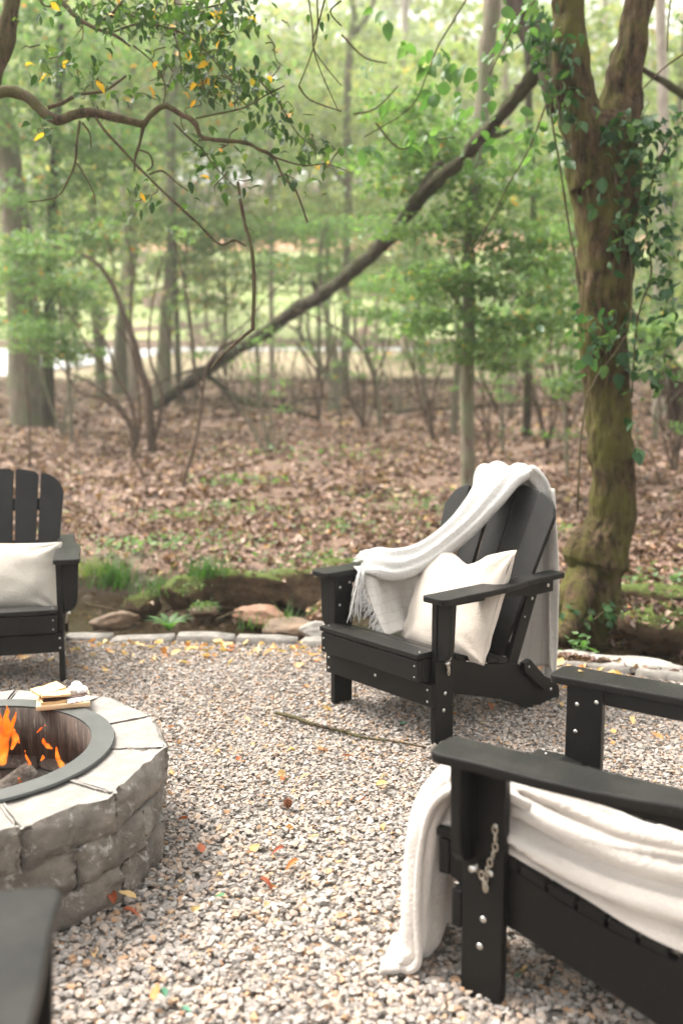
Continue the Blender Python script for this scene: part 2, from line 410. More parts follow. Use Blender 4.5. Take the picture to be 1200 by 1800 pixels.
def mossy(name, rc1, rc2, lo=.35, hi=.75):
    m, nt, p = new_mat(name); co = obj_co(nt); v = noise_t(nt, co, 14, 6, .7)
    g = nt.nodes.new('ShaderNodeNewGeometry'); sp = nt.nodes.new('ShaderNodeSeparateXYZ'); nt.links.new(g.outputs['Normal'], sp.inputs[0])
    k = math_n(nt, 'ADD', sp.outputs[2], math_n(nt, 'MULTIPLY', math_n(nt, 'SUBTRACT', v, .5), 1.6))
    f = ramp(nt, [(lo, (0,)*3), (hi, (1,)*3)], k)
    c = mixc(nt, f, ramp(nt, [(.3, rc1), (.7, rc2)], v), ramp(nt, [(.35, (.045, .065, .014)), (.7, (.12, .155, .035))], noise_t(nt, co, 40, 4)))
    nt.links.new(c, p.inputs['Base Color']); p.inputs['Roughness'].default_value = .95; p.inputs['Specular IOR Level'].default_value = .2
    bump(nt, p, noise_t(nt, co, 60, 5, .7), .8, .02); return m
rk_moss = mossy('mossy_rock', (.03, .022, .013), (.12, .075, .045), .35, .95)
P = lambda px, py, z: atz(px, py, z)
rocks = [
 (P(405, 1036, -.04), (.42, .22, .15), .1, rk_moss, 1, 'low green mossy mound on the far bank of the stream, left of the brown boulder'),
 (P(330, 1045, -.05), (.20, .16, .13), .4, rk_moss, 2, 'smaller mossy stone at the left end of the mossy mound'),
 (P(530, 1036, -.05), (.30, .22, .17), -.2, rk_moss, 3, 'brown leaf-strewn boulder on the far bank, just left of the middle chair'),
 (P(455, 1085, -.12), (.22, .11, .09), -.75, rk_orange, 4, 'rust-orange slanting slab in the stream below the mossy mound'),
 (P(520, 1105, -.13), (.26, .11, .07), -.35, rk_brown, 5, 'long flat brown rock lying in the water behind the stone edging'),
 (P(575, 1082, -.10), (.13, .10, .08), .2, rk_orange, 6, 'small rust-orange rock behind the far armrest of the middle chair'),
 (P(255, 1065, -.12), (.14, .10, .10), .3, rk_moss, 7, 'dark mossy stone half in the water right of the grass tuft'),
 (P(360, 1075, -.12), (.10, .08, .05), .8, rk_brown, 8, 'small wet stone in mid stream below the mossy mound'),
 (P(200, 1090, -.15), (.16, .10, .06), .1, rk_brown, 9, 'flat wet rock in the stream behind the left chair'),
 (P(1150, 1105, -.06), (.24, .18, .15), .2, rk_moss, 10, 'mossy boulder by the stream at the right edge of the picture'),
 (P(1190, 1125, -.12), (.16, .12, .10), .6, rk_moss, 11, 'lowest mossy stone at the right edge, beside the small riffle'),
 (P(1075, 1078, -.05), (.20, .14, .13), 1.0, rk_brown, 12, 'brown rock wedged under the roots of the big tree'),
 (P(880, 1040, -.05), (.30, .20, .15), .3, rk_moss, 13, 'mossy bank stone hidden behind the middle chair'),
 (P(690, 1060, -.08), (.26, .18, .13), .5, rk_brown, 14, 'brown bank stone behind the fringe of the throw'),
]
for loc, dims, rz, m, sd_, lb in rocks: rock('stream_rock', loc, dims, rz, m, sd_, lb)

rs = random.Random(31)
for k in range(34):
    x = rs.uniform(-2.2, 2.6); far = rs.random() < .75; y = yF(x)+rs.uniform(-.22, .08) if far else rs.uniform(yE(x)+.25, yF(x)-.2); r_ = rs.uniform(.04, .11)
    rock('bank_stone', (x, y, hgt(x, y)+r_*.25), (r_, r_*rs.uniform(.6, .9), r_*rs.uniform(.4, .7)), rs.uniform(0, 3), (rk_brown, rk_moss, rk_brown, rk_orange)[k % 4] if k % 9 else rk_grey, 60+k, 'small stone in the jumble along the stream bank', (rs.uniform(-.2, .2), rs.uniform(-.2, .2)), group='small stones along the stream', sub=3)
# kerb
kerb = empty('stone_edging', (0, 0, 0)); tag(kerb, 'low curved edging of grey stones between the gravel and the stream', 'stone edging')
kerb_m = simple('edging_stone', (.10, .092, .08), (.25, .232, .21), 14, .9, .6, 50, .01)
x = -2.9; i = 0
while x < 2.6:
    L = random.uniform(.20, .36); xc = x+L/2; ya, yb = yE(x), yE(x+L)
    bm = bmesh.new(); bmesh.ops.create_cube(bm, size=1)
    bmesh.ops.subdivide_edges(bm, edges=bm.edges, cuts=2, use_grid_fill=True)
    LL = math.hypot(L, yb-ya)
    for v in bm.verts:
        c = v.co; r = 1-.10*(abs(c.x*2)**6+abs(c.z*2)**6)*.5
        v.co = Vector((c.x*LL*.97*(1-.03*abs(c.z*2)), c.y*.12*r, c.z*.11*r))
        v.co += .010*noise.noise_vector(v.co*14+Vector((i*5, 0, 0)))
    o = from_bm('stone', bm, kerb_m, kerb, True); o.location = (xc, (ya+yb)/2+.03+random.uniform(-.01, .01), random.uniform(-.034, -.016)); o.rotation_euler = (random.uniform(-.06, .06), random.uniform(-.04, .04), math.atan2(yb-ya, L)+random.uniform(-.04, .04))
    x += L+.008; i += 1
# flat pale slab at the right end of the edging
rock('flat_stone', P(1085, 1168, .0), (.30, .13, .045), -.35, rk_grey, 21, 'pale flat slab in the edging behind the armrest of the near right chair')
rock('flat_stone', P(1003, 1155, .0), (.14, .09, .05), -.2, rk_grey, 22, 'small pale edging slab behind the foot of the middle chair')
rock('flat_stone', P(556, 1112, .02), (.10, .07, .06), .2, rk_grey, 23, 'rounded white-grey stone touching the seat front of the middle chair')

# ------------------------------------------------------------------ tubes / trees
def smooth_path(pts, rad, k=4):
    P_ = [Vector(p) for p in pts]; out = []; ro = []
    n = len(P_)
    for i in range(n-1):
        p0, p1, p2, p3 = P_[max(i-1, 0)], P_[i], P_[i+1], P_[min(i+2, n-1)]
        for j in range(k):
            t = j/k
            out.append(.5*((2*p1)+(-p0+p2)*t+(2*p0-5*p1+4*p2-p3)*t*t+(-p0+3*p1-3*p2+p3)*t**3)); ro.append(rad[i]*(1-t)+rad[i+1]*t)
    out.append(P_[-1]); ro.append(rad[-1]); return out, ro
def tube_data(pts, rad, seg=8, k=4, rough=0.0, seed=0, cap=True, ridge=0.0):
    pts, rad = smooth_path(pts, rad, k); V = []; F = []
    up = Vector((.13, .21, 1)).normalized(); n = len(pts)
    t0 = (pts[1]-pts[0]).normalized(); x = t0.cross(up if abs(t0.dot(up)) < .9 else Vector((1, 0, 0))).normalized()
    for i in range(n):
        t = (pts[min(i+1, n-1)]-pts[max(i-1, 0)]).normalized(); x = (x-t*x.dot(t)).normalized(); y = t.cross(x)
        for j in range(seg):
            a = 6.28318*j/seg; d = x*math.cos(a)+y*math.sin(a); r = rad[i]
            if rough:
                q = pts[i]+d*r; r *= 1+rough*(noise.noise(q*(1.0/max(rad[0], .02))*.55+Vector((seed, 0, 0)))+.5*noise.noise(q*(1.0/max(rad[0], .02))*1.8+Vector((seed, 5, 0))))
            if ridge:
                q = pts[i]+d*r; r += ridge*(noise.noise(Vector((q.x*22, q.y*22, q.z*5+seed)))+.6*noise.noise(Vector((q.x*50, q.y*50, q.z*12+seed)))+1.4*noise.noise(Vector((q.x*6, q.y*6, q.z*4+seed))))
            V.append(pts[i]+d*r)
        if i:
            a0 = (i-1)*seg; b0 = i*seg
            for j in range(seg): j2 = (j+1) % seg; F.append((a0+j, a0+j2, b0+j2, b0+j))
    if cap: F.append(tuple(range((n-1)*seg, n*seg))); F.append(tuple(reversed(range(seg))))
    return V, F
def merge(parts):
    V = []; F = []
    for v, f in parts:
        o = len(V); V += v; F += [tuple(i+o for i in ff) for ff in f]
    return V, F
def tube(name, pts, rad, m, parent=None, seg=8, k=4, rough=0.0, seed=0):
    V, F = tube_data(pts, rad, seg, k, rough, seed); return pymesh(name, V, F, m, parent, True)
def pxpath(pl):   # (px, py, Y[, ...]) -> points
    return [at(p[0], p[1], p[2]) for p in pl]
def pxr(w, Y): return .5*w*Y/FPX

def crown_mesh(name, blobs, n, size, protos, seed, hole=.15):
    """leaf clumps: blobs = (x,y,z,rx,ry,rz); leaves gather on layered sprays"""
    rs = np.random.default_rng(seed); vol = np.array([b[3]*b[4]*b[5] for b in blobs])**.7; vol = vol/vol.sum()
    cnt = np.maximum(3, (vol*n).astype(int)); P_ = []
    for b, c in zip(blobs, cnt):
        ns = max(3, c//26)
        d = rs.normal(size=(ns, 3)); d /= np.linalg.norm(d, axis=1)[:, None]; rr = rs.random(ns)**.45
        cen = np.array(b[:3])+d*rr[:, None]*np.array(b[3:])
        w = rs.integers(0, ns, c); q = cen[w]
        ext = np.array(b[3:])*.26
        q = q+rs.normal(size=(c, 3))*ext*np.array([1, 1, .32])
        P_.append(q)
    P_ = np.concatenate(P_); m = len(P_)
    rot = np.column_stack([rs.normal(0, .55, m), rs.normal(.2, .5, m), rs.random(m)*6.283]); s = size*(.6+.7*rs.random(m))
    return scatter(name, protos, P_, rot, s, rs.random(m))

# ------------------------------------------------------------------ chairs
def bbox_board(bm, x0, x1, y0, y1, z0, z1, mat4=None):
    r = bmesh.ops.create_cube(bm, size=1); vs = r['verts']
    for v in vs:
        v.co = Vector((x0+(v.co.x+.5)*(x1-x0), y0+(v.co.y+.5)*(y1-y0), z0+(v.co.z+.5)*(z1-z0)))
        if mat4: v.co = mat4 @ v.co
    return vs
def bevel(bm, w=.004, seg=2):
    bmesh.ops.bevel(bm, geom=[e for e in bm.edges], offset=w, segments=seg, profile=.6, affect='EDGES', clamp_overlap=True)
def prism(profile, a0, a1, axis):
    """2D profile extruded along axis 'x' (profile y,z) , 'z' (profile x,y) or 'y' (x,z)"""
    bm = bmesh.new(); f = {'x': lambda p, a: (a, p[0], p[1]), 'z': lambda p, a: (p[0], p[1], a), 'y': lambda p, a: (p[0], a, p[1])}[axis]
    A = [bm.verts.new(f(p, a0)) for p in profile]; B = [bm.verts.new(f(p, a1)) for p in profile]; n = len(profile)
    bm.faces.new(A); bm.faces.new(list(reversed(B)))
    for i in range(n): bm.faces.new((A[i], B[i], B[(i+1) % n], A[(i+1) % n]))
    bmesh.ops.recalc_face_normals(bm, faces=bm.faces); return bm
def rim_bevel(bm, w=.004, seg=2):
    es = [e for e in bm.edges if len(e.link_faces) == 2 and e.calc_face_angle(0) > .8]
    bmesh.ops.bevel(bm, geom=es, offset=w, segments=seg, profile=.6, affect='EDGES', clamp_overlap=True)
def arc(cx, cy, r, a0, a1, n): return [(cx+r*math.cos(R(a0+(a1-a0)*i/n)), cy+r*math.sin(R(a0+(a1-a0)*i/n))) for i in range(n+1)]
def board_obj(name, bm, parent, bev=.0035):
    rim_bevel(bm, bev); o = from_bm(name, bm, MAT['chair'], parent, False); return o
def bolt(parent, loc, nrm, r=.008):
    bm = bmesh.new(); bmesh.ops.create_uvsphere(bm, u_segments=10, v_segments=6, radius=r)
    for v in bm.verts: v.co.z *= .45
    o = from_bm('bolt', bm, MAT['steel_bolt'], parent, True); o.location = loc; o.rotation_euler = Vector(nrm).to_track_quat('Z', 'Y').to_euler(); return o
def torus_data(c, axis_m, R1, r1, stretch, n=12, k=6):
    V = []; F = []
    for i in range(n):
        a = 6.28318*i/n
        for j in range(k):
            b = 6.28318*j/k; p = Vector(((R1+r1*math.cos(b))*math.cos(a)*stretch, (R1+r1*math.cos(b))*math.sin(a), r1*math.sin(b)))
            V.append(c+axis_m @ p); F.append((i*k+j, i*k+(j+1) % k, ((i+1) % n)*k+(j+1) % k, ((i+1) % n)*k+j))
    return V, F

AH = .5746; W = .304
def make_chair(label):
    t = empty('adirondack_chair'); tag(t, label, 'chair', 'dark Adirondack chairs around the fire pit')
    for s in (1, -1):
        X = lambda a, b: (min(a*s, b*s), max(a*s, b*s))
        x0, x1 = X(W-.026, W)
        lg = board_obj('leg', prism([(0, -.02), (.098, -.02), (.098, AH-.022), (0, AH-.022)], x0, x1, 'x'), t)
        for (yy, zz) in ((.052, .19), (.045, .125), (.066, .30)): bolt(lg, (s*W, yy, zz), (s, 0, 0))
        for (yy, zz) in ((.082, AH-.055), (.03, AH-.07), (.028, .43)): bolt(lg, (s*(W-.026), yy, zz), (-s, 0, 0), .006)
        # tapered bracket under the arm, facing forward, outside of the leg
        pr = [(W+.001, AH-.023), (W+.001, .325), (W+.018, .325)]+[(W+.018+.048*math.sin(R(a)), .325+.06*(1-math.cos(R(a)))) for a in (30, 60, 90)]+[(W+.070, AH-.10), (W+.074, AH-.023)]
        pr = [(p[0]*s, p[1]) for p in pr]
        board_obj('arm_bracket', prism(pr, .004, .028, 'y'), t)
        # arm: wide front, waved narrowing to the back
        o_, i_ = W+.082, W-.035
        outer = [(o_-.004, .08), (o_, .2), (o_-.002, .30), (o_-.014, .38), (o_-.030, .46), (o_-.036, .54), (o_-.036, .66)]
        pr = arc(o_-.030, -.048+.030, .030, -90, 0, 5)+outer+arc(o_-.056, .70, .020, 0, 90, 3)+[(i_+.012, .72), (i_, .70), (i_, .3)]+arc(i_+.018, -.048+.018, .018, 180, 270, 3)
        pr = [(p[0]*s, p[1]) for p in pr]
        board_obj('arm', prism(pr, AH-.023, AH, 'z'), t, .005)
        x0, x1 = X(W-.028, W-.004)
        ar = board_obj('arm_rail', prism([(.100, AH-.024), (.70, AH-.024), (.70, AH-.085), (.60, AH-.085), (.30, AH-.062), (.100, AH-.058)], x0+.0, x1, 'x'), t, .003)
        bolt(ar, (s*(W-.004), .665, AH-.055), (s, 0, 0)); bolt(ar, (s*(W-.004), .118, AH-.040), (s, 0, 0), .005)
        # side rail, front to rear foot
        x0, x1 = X(W-.053, W-.027)
        top = [(-.045, .335), (.0, .333), (.10, .312), (.22, .27), (.34, .24), (.46, .222), (.52, .205), (.60, .165), (.70, .118), (.765, .088)]
        tail = [(.792, .055), (.797, .025), (.790, -.012), (.60, -.012), (.52, .035), (.40, .085), (.25, .130), (.10, .175), (-.045, .250)]
        sr = board_obj('side_rail', prism(top+tail, x0, x1, 'x'), t, .003)
        bolt(sr, (s*(W-.027), .735, .055), (s, 0, 0), .007)
        # rear upright from rail to arm
        x0, x1 = X(W-.052, W-.029)
        up = board_obj('upright', prism([(.445, .205), (.505, .195), (.655, AH-.03), (.585, AH-.03)], x0, x1, 'x'), t, .003)
        bolt(up, (s*(W-.029), .595, .47), (s, 0, 0), .007); bolt(up, (s*(W-.029), .55, .40), (s, 0, 0), .004)
        # folding brace at the rear
        x0, x1 = X(W-.026, W-.002)
        br = board_obj('brace', prism([(.520, .215), (.560, .225), (.680, .115), (.685, .075), (.655, .072), (.525, .180)], x0, x1, 'x'), t, .003)
        bolt(br, (s*(W-.002), .552, .195), (s, 0, 0), .005)
        # safety chain and pin on the leg
        parts = []; n = 12
        A_, B_ = Vector((s*(W+.006), .078, .405)), Vector((s*(W+.014), .040, .312)); low = .262
        for i in range(n):
            f = i/(n-1)
            if f < .68: p = A_.lerp(Vector((s*(W+.008), .062, low)), f/.68)
            else: p = Vector((s*(W+.008), .062, low)).lerp(B_, (f-.68)/.32)
            p = p+Vector((0, .006*math.sin(f*9), 0)); g = Matrix.Rotation(R(90) if f < .68 else R(130), 3, 'X') @ Matrix.Rotation(R(90), 3, 'Z')
            ax = Matrix(((0, 0, 1), (0, 1, 0), (1, 0, 0))) if i % 2 == 0 else Matrix(((0, 1, 0), (0, 0, 1), (1, 0, 0)))
            parts.append(torus_data(p, ax, .0058, .0017, 1.6, 10, 5))
        V, F = merge(parts); ch = pymesh('chain', V, F, MAT['chain'], t, True)
        pn = tube('pin', [(s*(W-.002), .040, .312), (s*(W+.030), .036, .314)], [.0065, .0075], MAT['steel_bolt'], ch, 10, 1)
        bolt(ch, (s*(W+.004), .078, .412), (s, 0, 0), .006)
    # front boards
    st = board_obj('stretcher', prism([(-.026, .15), (-.002, .15), (-.002, .236), (-.026, .236)], -W, W, 'x'), t)
    for s in (1, -1):
        for zz in (.17, .215): bolt(st, (s*(W-.018), -.0265, zz), (0, -1, 0), .005)
    bolt(st, (0, -.0265, .205), (0, -1, 0), .007)
    ap = board_obj('seat_apron', prism([(-.072, .250), (-.046, .250), (-.046, .332), (-.072, .332)], -.279, .279, 'x'), t, .004)
    for s in (1, -1):
        for zz in (.268, .31): bolt(ap, (s*.262, -.0725, zz), (0, -1, 0), .0035)
    # seat slats following the rail
    tp = lambda y: float(np.interp(y, [-.09, 0, .1, .22, .34, .46, .52], [.337, .337, .316, .274, .244, .226, .209]))
    def slat(y0, y1, th=.021, lift=.0):
        n = 5; a = [(y0+(y1-y0)*i/n, tp(y0+(y1-y0)*i/n)+lift) for i in range(n+1)]
        return board_obj('seat_slat', prism([(p[0], p[1]+.001) for p in a]+[(p[0], p[1]+th) for p in reversed(a)], -.283, .283, 'x'), t, .003)
    fs = slat(-.078, .052)
    for s in (1, -1): bolt(fs, (s*.262, -.045, tp(-.045)+.0215), (0, 0, 1), .0035)
    y = .062
    while y < .44: slat(y, y+.056); y += .064
    # back slats: fan, curved top
    b0 = Vector((0, .462, .215)); th = math.atan2(.30, .68)
    up = Vector((0, math.sin(th), math.cos(th))); nr = Vector((0, -math.cos(th), math.sin(th)))
    for i in range(5):
        k = i-2; xb0, xb1 = k*.098-.044, k*.098+.044; xt0, xt1 = k*.124-.0560, k*.124+.0560
        def Ltop(x): return .765-.80*x*x-.5*max(0, abs(x)-.20)**1.5
        L0, L1 = Ltop(xt0), Ltop(xt1)
        prof = [(xb0, 0), (xb1, 0)]
        rr = .0
        pts_top = []
        for j in range(9):
            f = j/8; x_ = xt1+(xt0-xt1)*f; l = Ltop(x_)
            e = min(f, 1-f)
            if e < .13: l -= (.13-e)*.10
            if k == 2 and f < .5: l -= (.5-f)**2*.14
            if k == -2 and f > .5: l -= (f-.5)**2*.14
            pts_top.append((x_, l))
        prof += pts_top
        bm = bmesh.new(); cv = .35*(k*.095)**2
        A = [bm.verts.new(Vector((p[0], 0, 0))+b0+up*p[1]+nr*(.010+cv*2)) for p in prof]; B = [bm.verts.new(Vector((p[0], 0, 0))+b0+up*p[1]+nr*(-.011+cv*2)) for p in prof]; n = len(prof)
        bm.faces.new(A); bm.faces.new(list(reversed(B)))
        for q in range(n): bm.faces.new((A[q], B[q], B[(q+1) % n], A[(q+1) % n]))
        bmesh.ops.recalc_face_normals(bm, faces=bm.faces)
        board_obj('back_slat', bm, t, .003)
    for l, hw in ((.06, .25), (.36, .285), (.58, .25)):
        c = b0+up*l+nr*-.026; bm = bmesh.new()
        M4 = Matrix.Translation(c) @ Matrix.Rotation(-th, 4, 'X'); bbox_board(bm, -hw, hw, -.011, .011, -.03, .03, M4)
        board_obj('back_crossbar', bm, t)
    return t
def kids(o): return [c for c in bpy.data.objects if c.parent == o]
def copy_tree(o, parent=None):
    c = o.copy(); col.objects.link(c); c.parent = parent
    for ch in kids(o): copy_tree(ch, c)
    return c
def place(t, x, y, yaw, z=0.0): t.location = (x, y, z); t.rotation_euler = (0, 0, yaw)
POSE = {'A': (.1526, 3.6629, -.8627), 'B': (-1.545, 4.12, .25), 'C': (.4365, 2.2123, -2.1761), 'D': (-.800, 1.27, -2.97)}
chA = make_chair('dark Adirondack chair draped with a white throw, standing in the middle of the gravel')
chB = copy_tree(chA); chB['label'] = 'dark Adirondack chair at the left edge beyond the fire pit, holding an ivory cushion'
chC = copy_tree(chA); chC['label'] = 'nearest dark Adirondack chair at the lower right with a cream blanket heaped on its seat'
chD = copy_tree(chA); chD['label'] = 'blurred dark Adirondack chair in the bottom left corner of which only an armrest shows'
for o, k in ((chA, 'A'), (chB, 'B'), (chC, 'C'), (chD, 'D')): place(o, *POSE[k])
def Lm(k): x, y, a = POSE[k]; return Matrix.Translation((x, y, 0)) @ Matrix.Rotation(a, 4, 'Z')

# ------------------------------------------------------------------ cushions
def cloth_mat(name, c1, c2, weave=900, bs=.25, sheen=.3, grid=None):
    m, nt, p = new_mat(name); co = obj_co(nt)
    nt.links.new(ramp(nt, [(.3, c1), (.7, c2)], noise_t(nt, co, 5, 3)), p.inputs['Base Color'])
    p.inputs['Roughness'].default_value = .95; p.inputs['Specular IOR Level'].default_value = .15; p.inputs['Sheen Weight'].default_value = sheen
    w = math_n(nt, 'ADD', noise_t(nt, co, weave*.22, 3, .7), math_n(nt, 'ADD', math_n(nt, 'MULTIPLY', noise_t(nt, co, 26, 4, .6, .6), 1.2), math_n(nt, 'MULTIPLY', noise_t(nt, co, 110, 2, .5), 1.3 if weave > 600 else .5)))
    if grid:
        bt = nt.nodes.new('ShaderNodeTexBrick'); bt.offset = 0.0; bt.inputs['Scale'].default_value = 1.0; bt.inputs['Mortar Size'].default_value = .055; bt.inputs['Mortar Smooth'].default_value = .6
        bt.inputs['Brick Width'].default_value = 1; bt.inputs['Row Height'].default_value = 1
        bt.inputs['Color1'].default_value = (1, 1, 1, 1); bt.inputs['Color2'].default_value = (1, 1, 1, 1); bt.inputs['Mortar'].default_value = (0, 0, 0, 1)
        nt.links.new(obj_co(nt, None, 'UV'), bt.inputs[0])
        w = math_n(nt, 'ADD', math_n(nt, 'MULTIPLY', w, .5), bt.outputs[0])
        bump(nt, p, w, .6, .004)
        old = p.inputs['Base Color'].links[0].from_socket
        nt.links.new(mixc(nt, math_n(nt, 'MULTIPLY', math_n(nt, 'SUBTRACT', 1.0, bt.outputs[0]), .35), old, (.42, .38, .33)), p.inputs['Base Color'])
    else: bump(nt, p, w, min(1, bs*1.6), .006)
    return m
cush_m = cloth_mat('cream_linen', (.49, .43, .375), (.53, .47, .41))
cushB_m = cloth_mat('pale_cream_linen', (.51, .47, .41), (.55, .51, .45))
def cushion(name, sx, sy, T, M, m, label, cat='cushion', dent=None, seed=0, pinch=.07):
    n = 44; V = []; F = []
    def surf(u, v, s):
        e = lambda a: max(0, 1-abs(a)**2.6)
        f = (e(u)**.52)*(e(v)**.52)
        x_ = sx*u*(1-pinch*(1-v*v)**1.0*abs(u)**3); z_ = sy*v*(1-pinch*(1-u*u)*abs(v)**3)
        y_ = s*T*f
        wr = .010*nz(u*1.6+seed, v*1.6, s*2+seed, 1.3)*f+.007*nz(u*5+v*2+seed, v*3, s+seed, 1.1)*(1-f*.5)
        if dent and v > 0:
            g = math.exp(-((u-dent[0])/dent[1])**2)
            z_ -= sy*dent[2]*g*v*v; y_ *= 1-.35*g*v
        # radiating creases from corners
        for cu in (-1, 1):
            for cv in (-1, 1):
                du, dv = u-cu, v-cv; r_ = math.hypot(du, dv); an = math.atan2(dv, du)
                y_ += s*.006*math.sin(an*9+seed)*math.exp(-((r_-.35)/.25)**2)
        return Vector((x_, y_+wr, z_))
    for s in (-1, 1):
        for j in range(n+1):
            for i in range(n+1):
                u = math.sin((i/n-.5)*math.pi*.98)/math.sin(.49*math.pi); v = math.sin((j/n-.5)*math.pi*.98)/math.sin(.49*math.pi)
                V.append(surf(u, v, s))
    K = (n+1)**2
    for s in (0, 1):
        for j in range(n):
            for i in range(n):
                a = s*K+j*(n+1)+i; q = (a, a+1, a+n+2, a+n+1); F.append(q if s == 0 else tuple(reversed(q)))
    me = bpy.data.meshes.new(name); me.from_pydata([tuple(v) for v in V], [], F)
    bm = bmesh.new(); bm.from_mesh(me); bmesh.ops.remove_doubles(bm, verts=bm.verts, dist=.0015); bm.to_mesh(me); bm.free()
    o = link(name, me, m, None, True); o.matrix_world = M; tag(o, label, cat)
    # piping seam around the edge
    ring_ = []
    for q in range(80):
        a = q/80*4; sd_ = int(a); f = (a-sd_)*2-1
        u, v = [(f, -1), (1, f), (-f, 1), (-1, -f)][sd_]
        p_ = surf(max(-1, min(1, u)), max(-1, min(1, v)), 1); ring_.append(Vector((p_.x, 0, p_.z)))
    ring_.append(ring_[0]); tube('seam', ring_, [.0035]*81, m, o, 6, 1)
    return o
MA = Lm('A') @ Matrix.Translation((.095, .325, .465)) @ Matrix.Rotation(R(-26), 4, 'X') @ Matrix.Rotation(R(-8), 4, 'Z') @ Matrix.Rotation(R(-3), 4, 'Y')
cA = cushion('cushion', .262, .232, .085, MA, cush_m, 'square cream cushion with a chopped top leaning in the middle chair', dent=(.12, .42, .26), seed=3)
MB_ = Lm('B') @ Matrix.Translation((.02, .25, .455)) @ Matrix.Rotation(R(-20), 4, 'X') @ Matrix.Rotation(R(3), 4, 'Y')
cB = cushion('cushion', .27, .165, .075, MB_, cushB_m, 'oblong ivory cushion on the chair at the left edge', seed=9)

# ------------------------------------------------------------------ throws
throw_m = cloth_mat('white_knit', (.52, .51, .49), (.58, .565, .545), 1200, .5, .5)
throw_g = cloth_mat('white_knit_grid', (.56, .53, .49), (.60, .57, .53), 900, .4, .4, 14)
blank_m = cloth_mat('cream_fleece', (.50, .455, .42), (.55, .505, .465), 500, .35, .6)
def sheet(name, fn, nu, nv, m, parent, M=None, thick=.006, uvs=(1, 1)):
    """fn(u,v) in local coordinates -> Vector; closed by a Solidify-like back face"""
    V = []; F = []; nv1 = nv+1
    G = [[fn(i/nu, j/nv) for j in range(nv1)] for i in range(nu+1)]
    def nrm(i, j):
        a = G[min(i+1, nu)][j]-G[max(i-1, 0)][j]; b = G[i][min(j+1, nv)]-G[i][max(j-1, 0)]; c = a.cross(b)
        return c.normalized() if c.length > 1e-9 else Vector((0, 0, 1))
    for s in (.5, -.5):
        for i in range(nu+1):
            for j in range(nv1): V.append(G[i][j]+nrm(i, j)*thick*s)
    K = (nu+1)*nv1
    for i in range(nu):
        for j in range(nv):
            a = i*nv1+j; F.append((a, a+nv1, a+nv1+1, a+1)); F.append((K+a, K+a+1, K+a+nv1+1, K+a+nv1))
    for i in range(nu):
        a = i*nv1; F.append((a, K+a, K+a+nv1, a+nv1)); a = i*nv1+nv; F.append((a, a+nv1, K+a+nv1, K+a))
    for j in range(nv):
        a = j; F.append((a, a+1, K+a+1, K+a)); a = nu*nv1+j; F.append((a, K+a, K+a+1, a+1))
    if M: V = [M @ v for v in V]
    o = pymesh(name, V, F, m, parent, True); me = o.data
    uvl = me.uv_layers.new(name='UVMap')
    idx = np.empty(len(me.loops), dtype=np.int32); me.loops.foreach_get('vertex_index', idx); idx = idx % K
    uv = np.column_stack([(idx//nv1)/nu*uvs[0], (idx % nv1)/nv*uvs[1]]); uvl.data.foreach_set('uv', uv.astype(np.float32).ravel())
    return o
def catmull(pts, t):
    n = len(pts)-1; f = min(max(t, 0), .99999)*n; i = int(f); t = f-i
    p0, p1, p2, p3 = pts[max(i-1, 0)], pts[i], pts[i+1], pts[min(i+2, n)]
    return .5*((2*p1)+(-p0+p2)*t+(2*p0-5*p1+4*p2-p3)*t*t+(-p0+3*p1-3*p2+p3)*t**3)
def bunch(name, ctrl, m, parent, M, seed=0, nu=90, nv=48, folds=5, famp=.012):
    """gathered cloth: flattened closed tube. ctrl: (center, width dir, halfwidth, halfthick)"""
    C = [Vector(c[0]) for c in ctrl]; D = [Vector(c[1]).normalized() for c in ctrl]; Wd = [Vector((c[2], c[3], 0)) for c in ctrl]
    V = []; F = []
    for i in range(nu+1):
        t = i/nu; c = catmull(C, t); d = catmull(D, t).normalized(); w = catmull(Wd, t)
        tn = (catmull(C, min(t+.01, 1))-catmull(C, max(t-.01, 0))).normalized(); d = (d-tn*d.dot(tn)).normalized(); nr = tn.cross(d)
        for j in range(nv):
            a = 6.28318*j/nv; u = math.cos(a); vv = math.sin(a); su = math.copysign(abs(u)**.8, u); sv = math.copysign(abs(vv)**.8, vv)
            rp = 1+0*u
            off = famp*math.sin(u*folds*1.9+seed+1.3*math.sin(t*5+seed))*(1 if vv > 0 else .6)*(1-abs(u)**3)
            off += .006*nz(u*2, t*6, seed, 1.6)
            V.append(c+d*(su*w.x*(1+.06*nz(t*7, vv, seed)))+nr*(sv*w.y+off))
        if i:
            for j in range(nv): j2 = (j+1) % nv; F.append(((i-1)*nv+j, (i-1)*nv+j2, i*nv+j2, i*nv+j))
    F.append(tuple(reversed(range(nv)))); F.append(tuple(range(nu*nv, (nu+1)*nv)))
    return pymesh(name, [M @ v for v in V], F, m, parent, True)
def fringe(name, starts, dirs, L, m, parent, M, r=.0022, seed=0):
    rs = random.Random(seed); parts = []
    for p, d in zip(starts, dirs):
        for q in range(2):
            l = L*rs.uniform(.75, 1.15); p0 = Vector(p)+Vector((rs.uniform(-.004, .004), rs.uniform(-.004, .004), 0)); d_ = Vector(d)+Vector((rs.gauss(0, .10), rs.gauss(0, .10), 0))
            pts = [p0, p0+d_*l*.35+Vector((rs.gauss(0, .003),)*3), p0+d_*l*.7+Vector((rs.gauss(0, .004), rs.gauss(0, .004), 0)), p0+d_*l]
            parts.append(tube_data([M @ a for a in pts], [r, r*.9, r*.8, r*.5], 4, 2))
    V, F = merge(parts); return pymesh(name, V, F, m, parent, True)

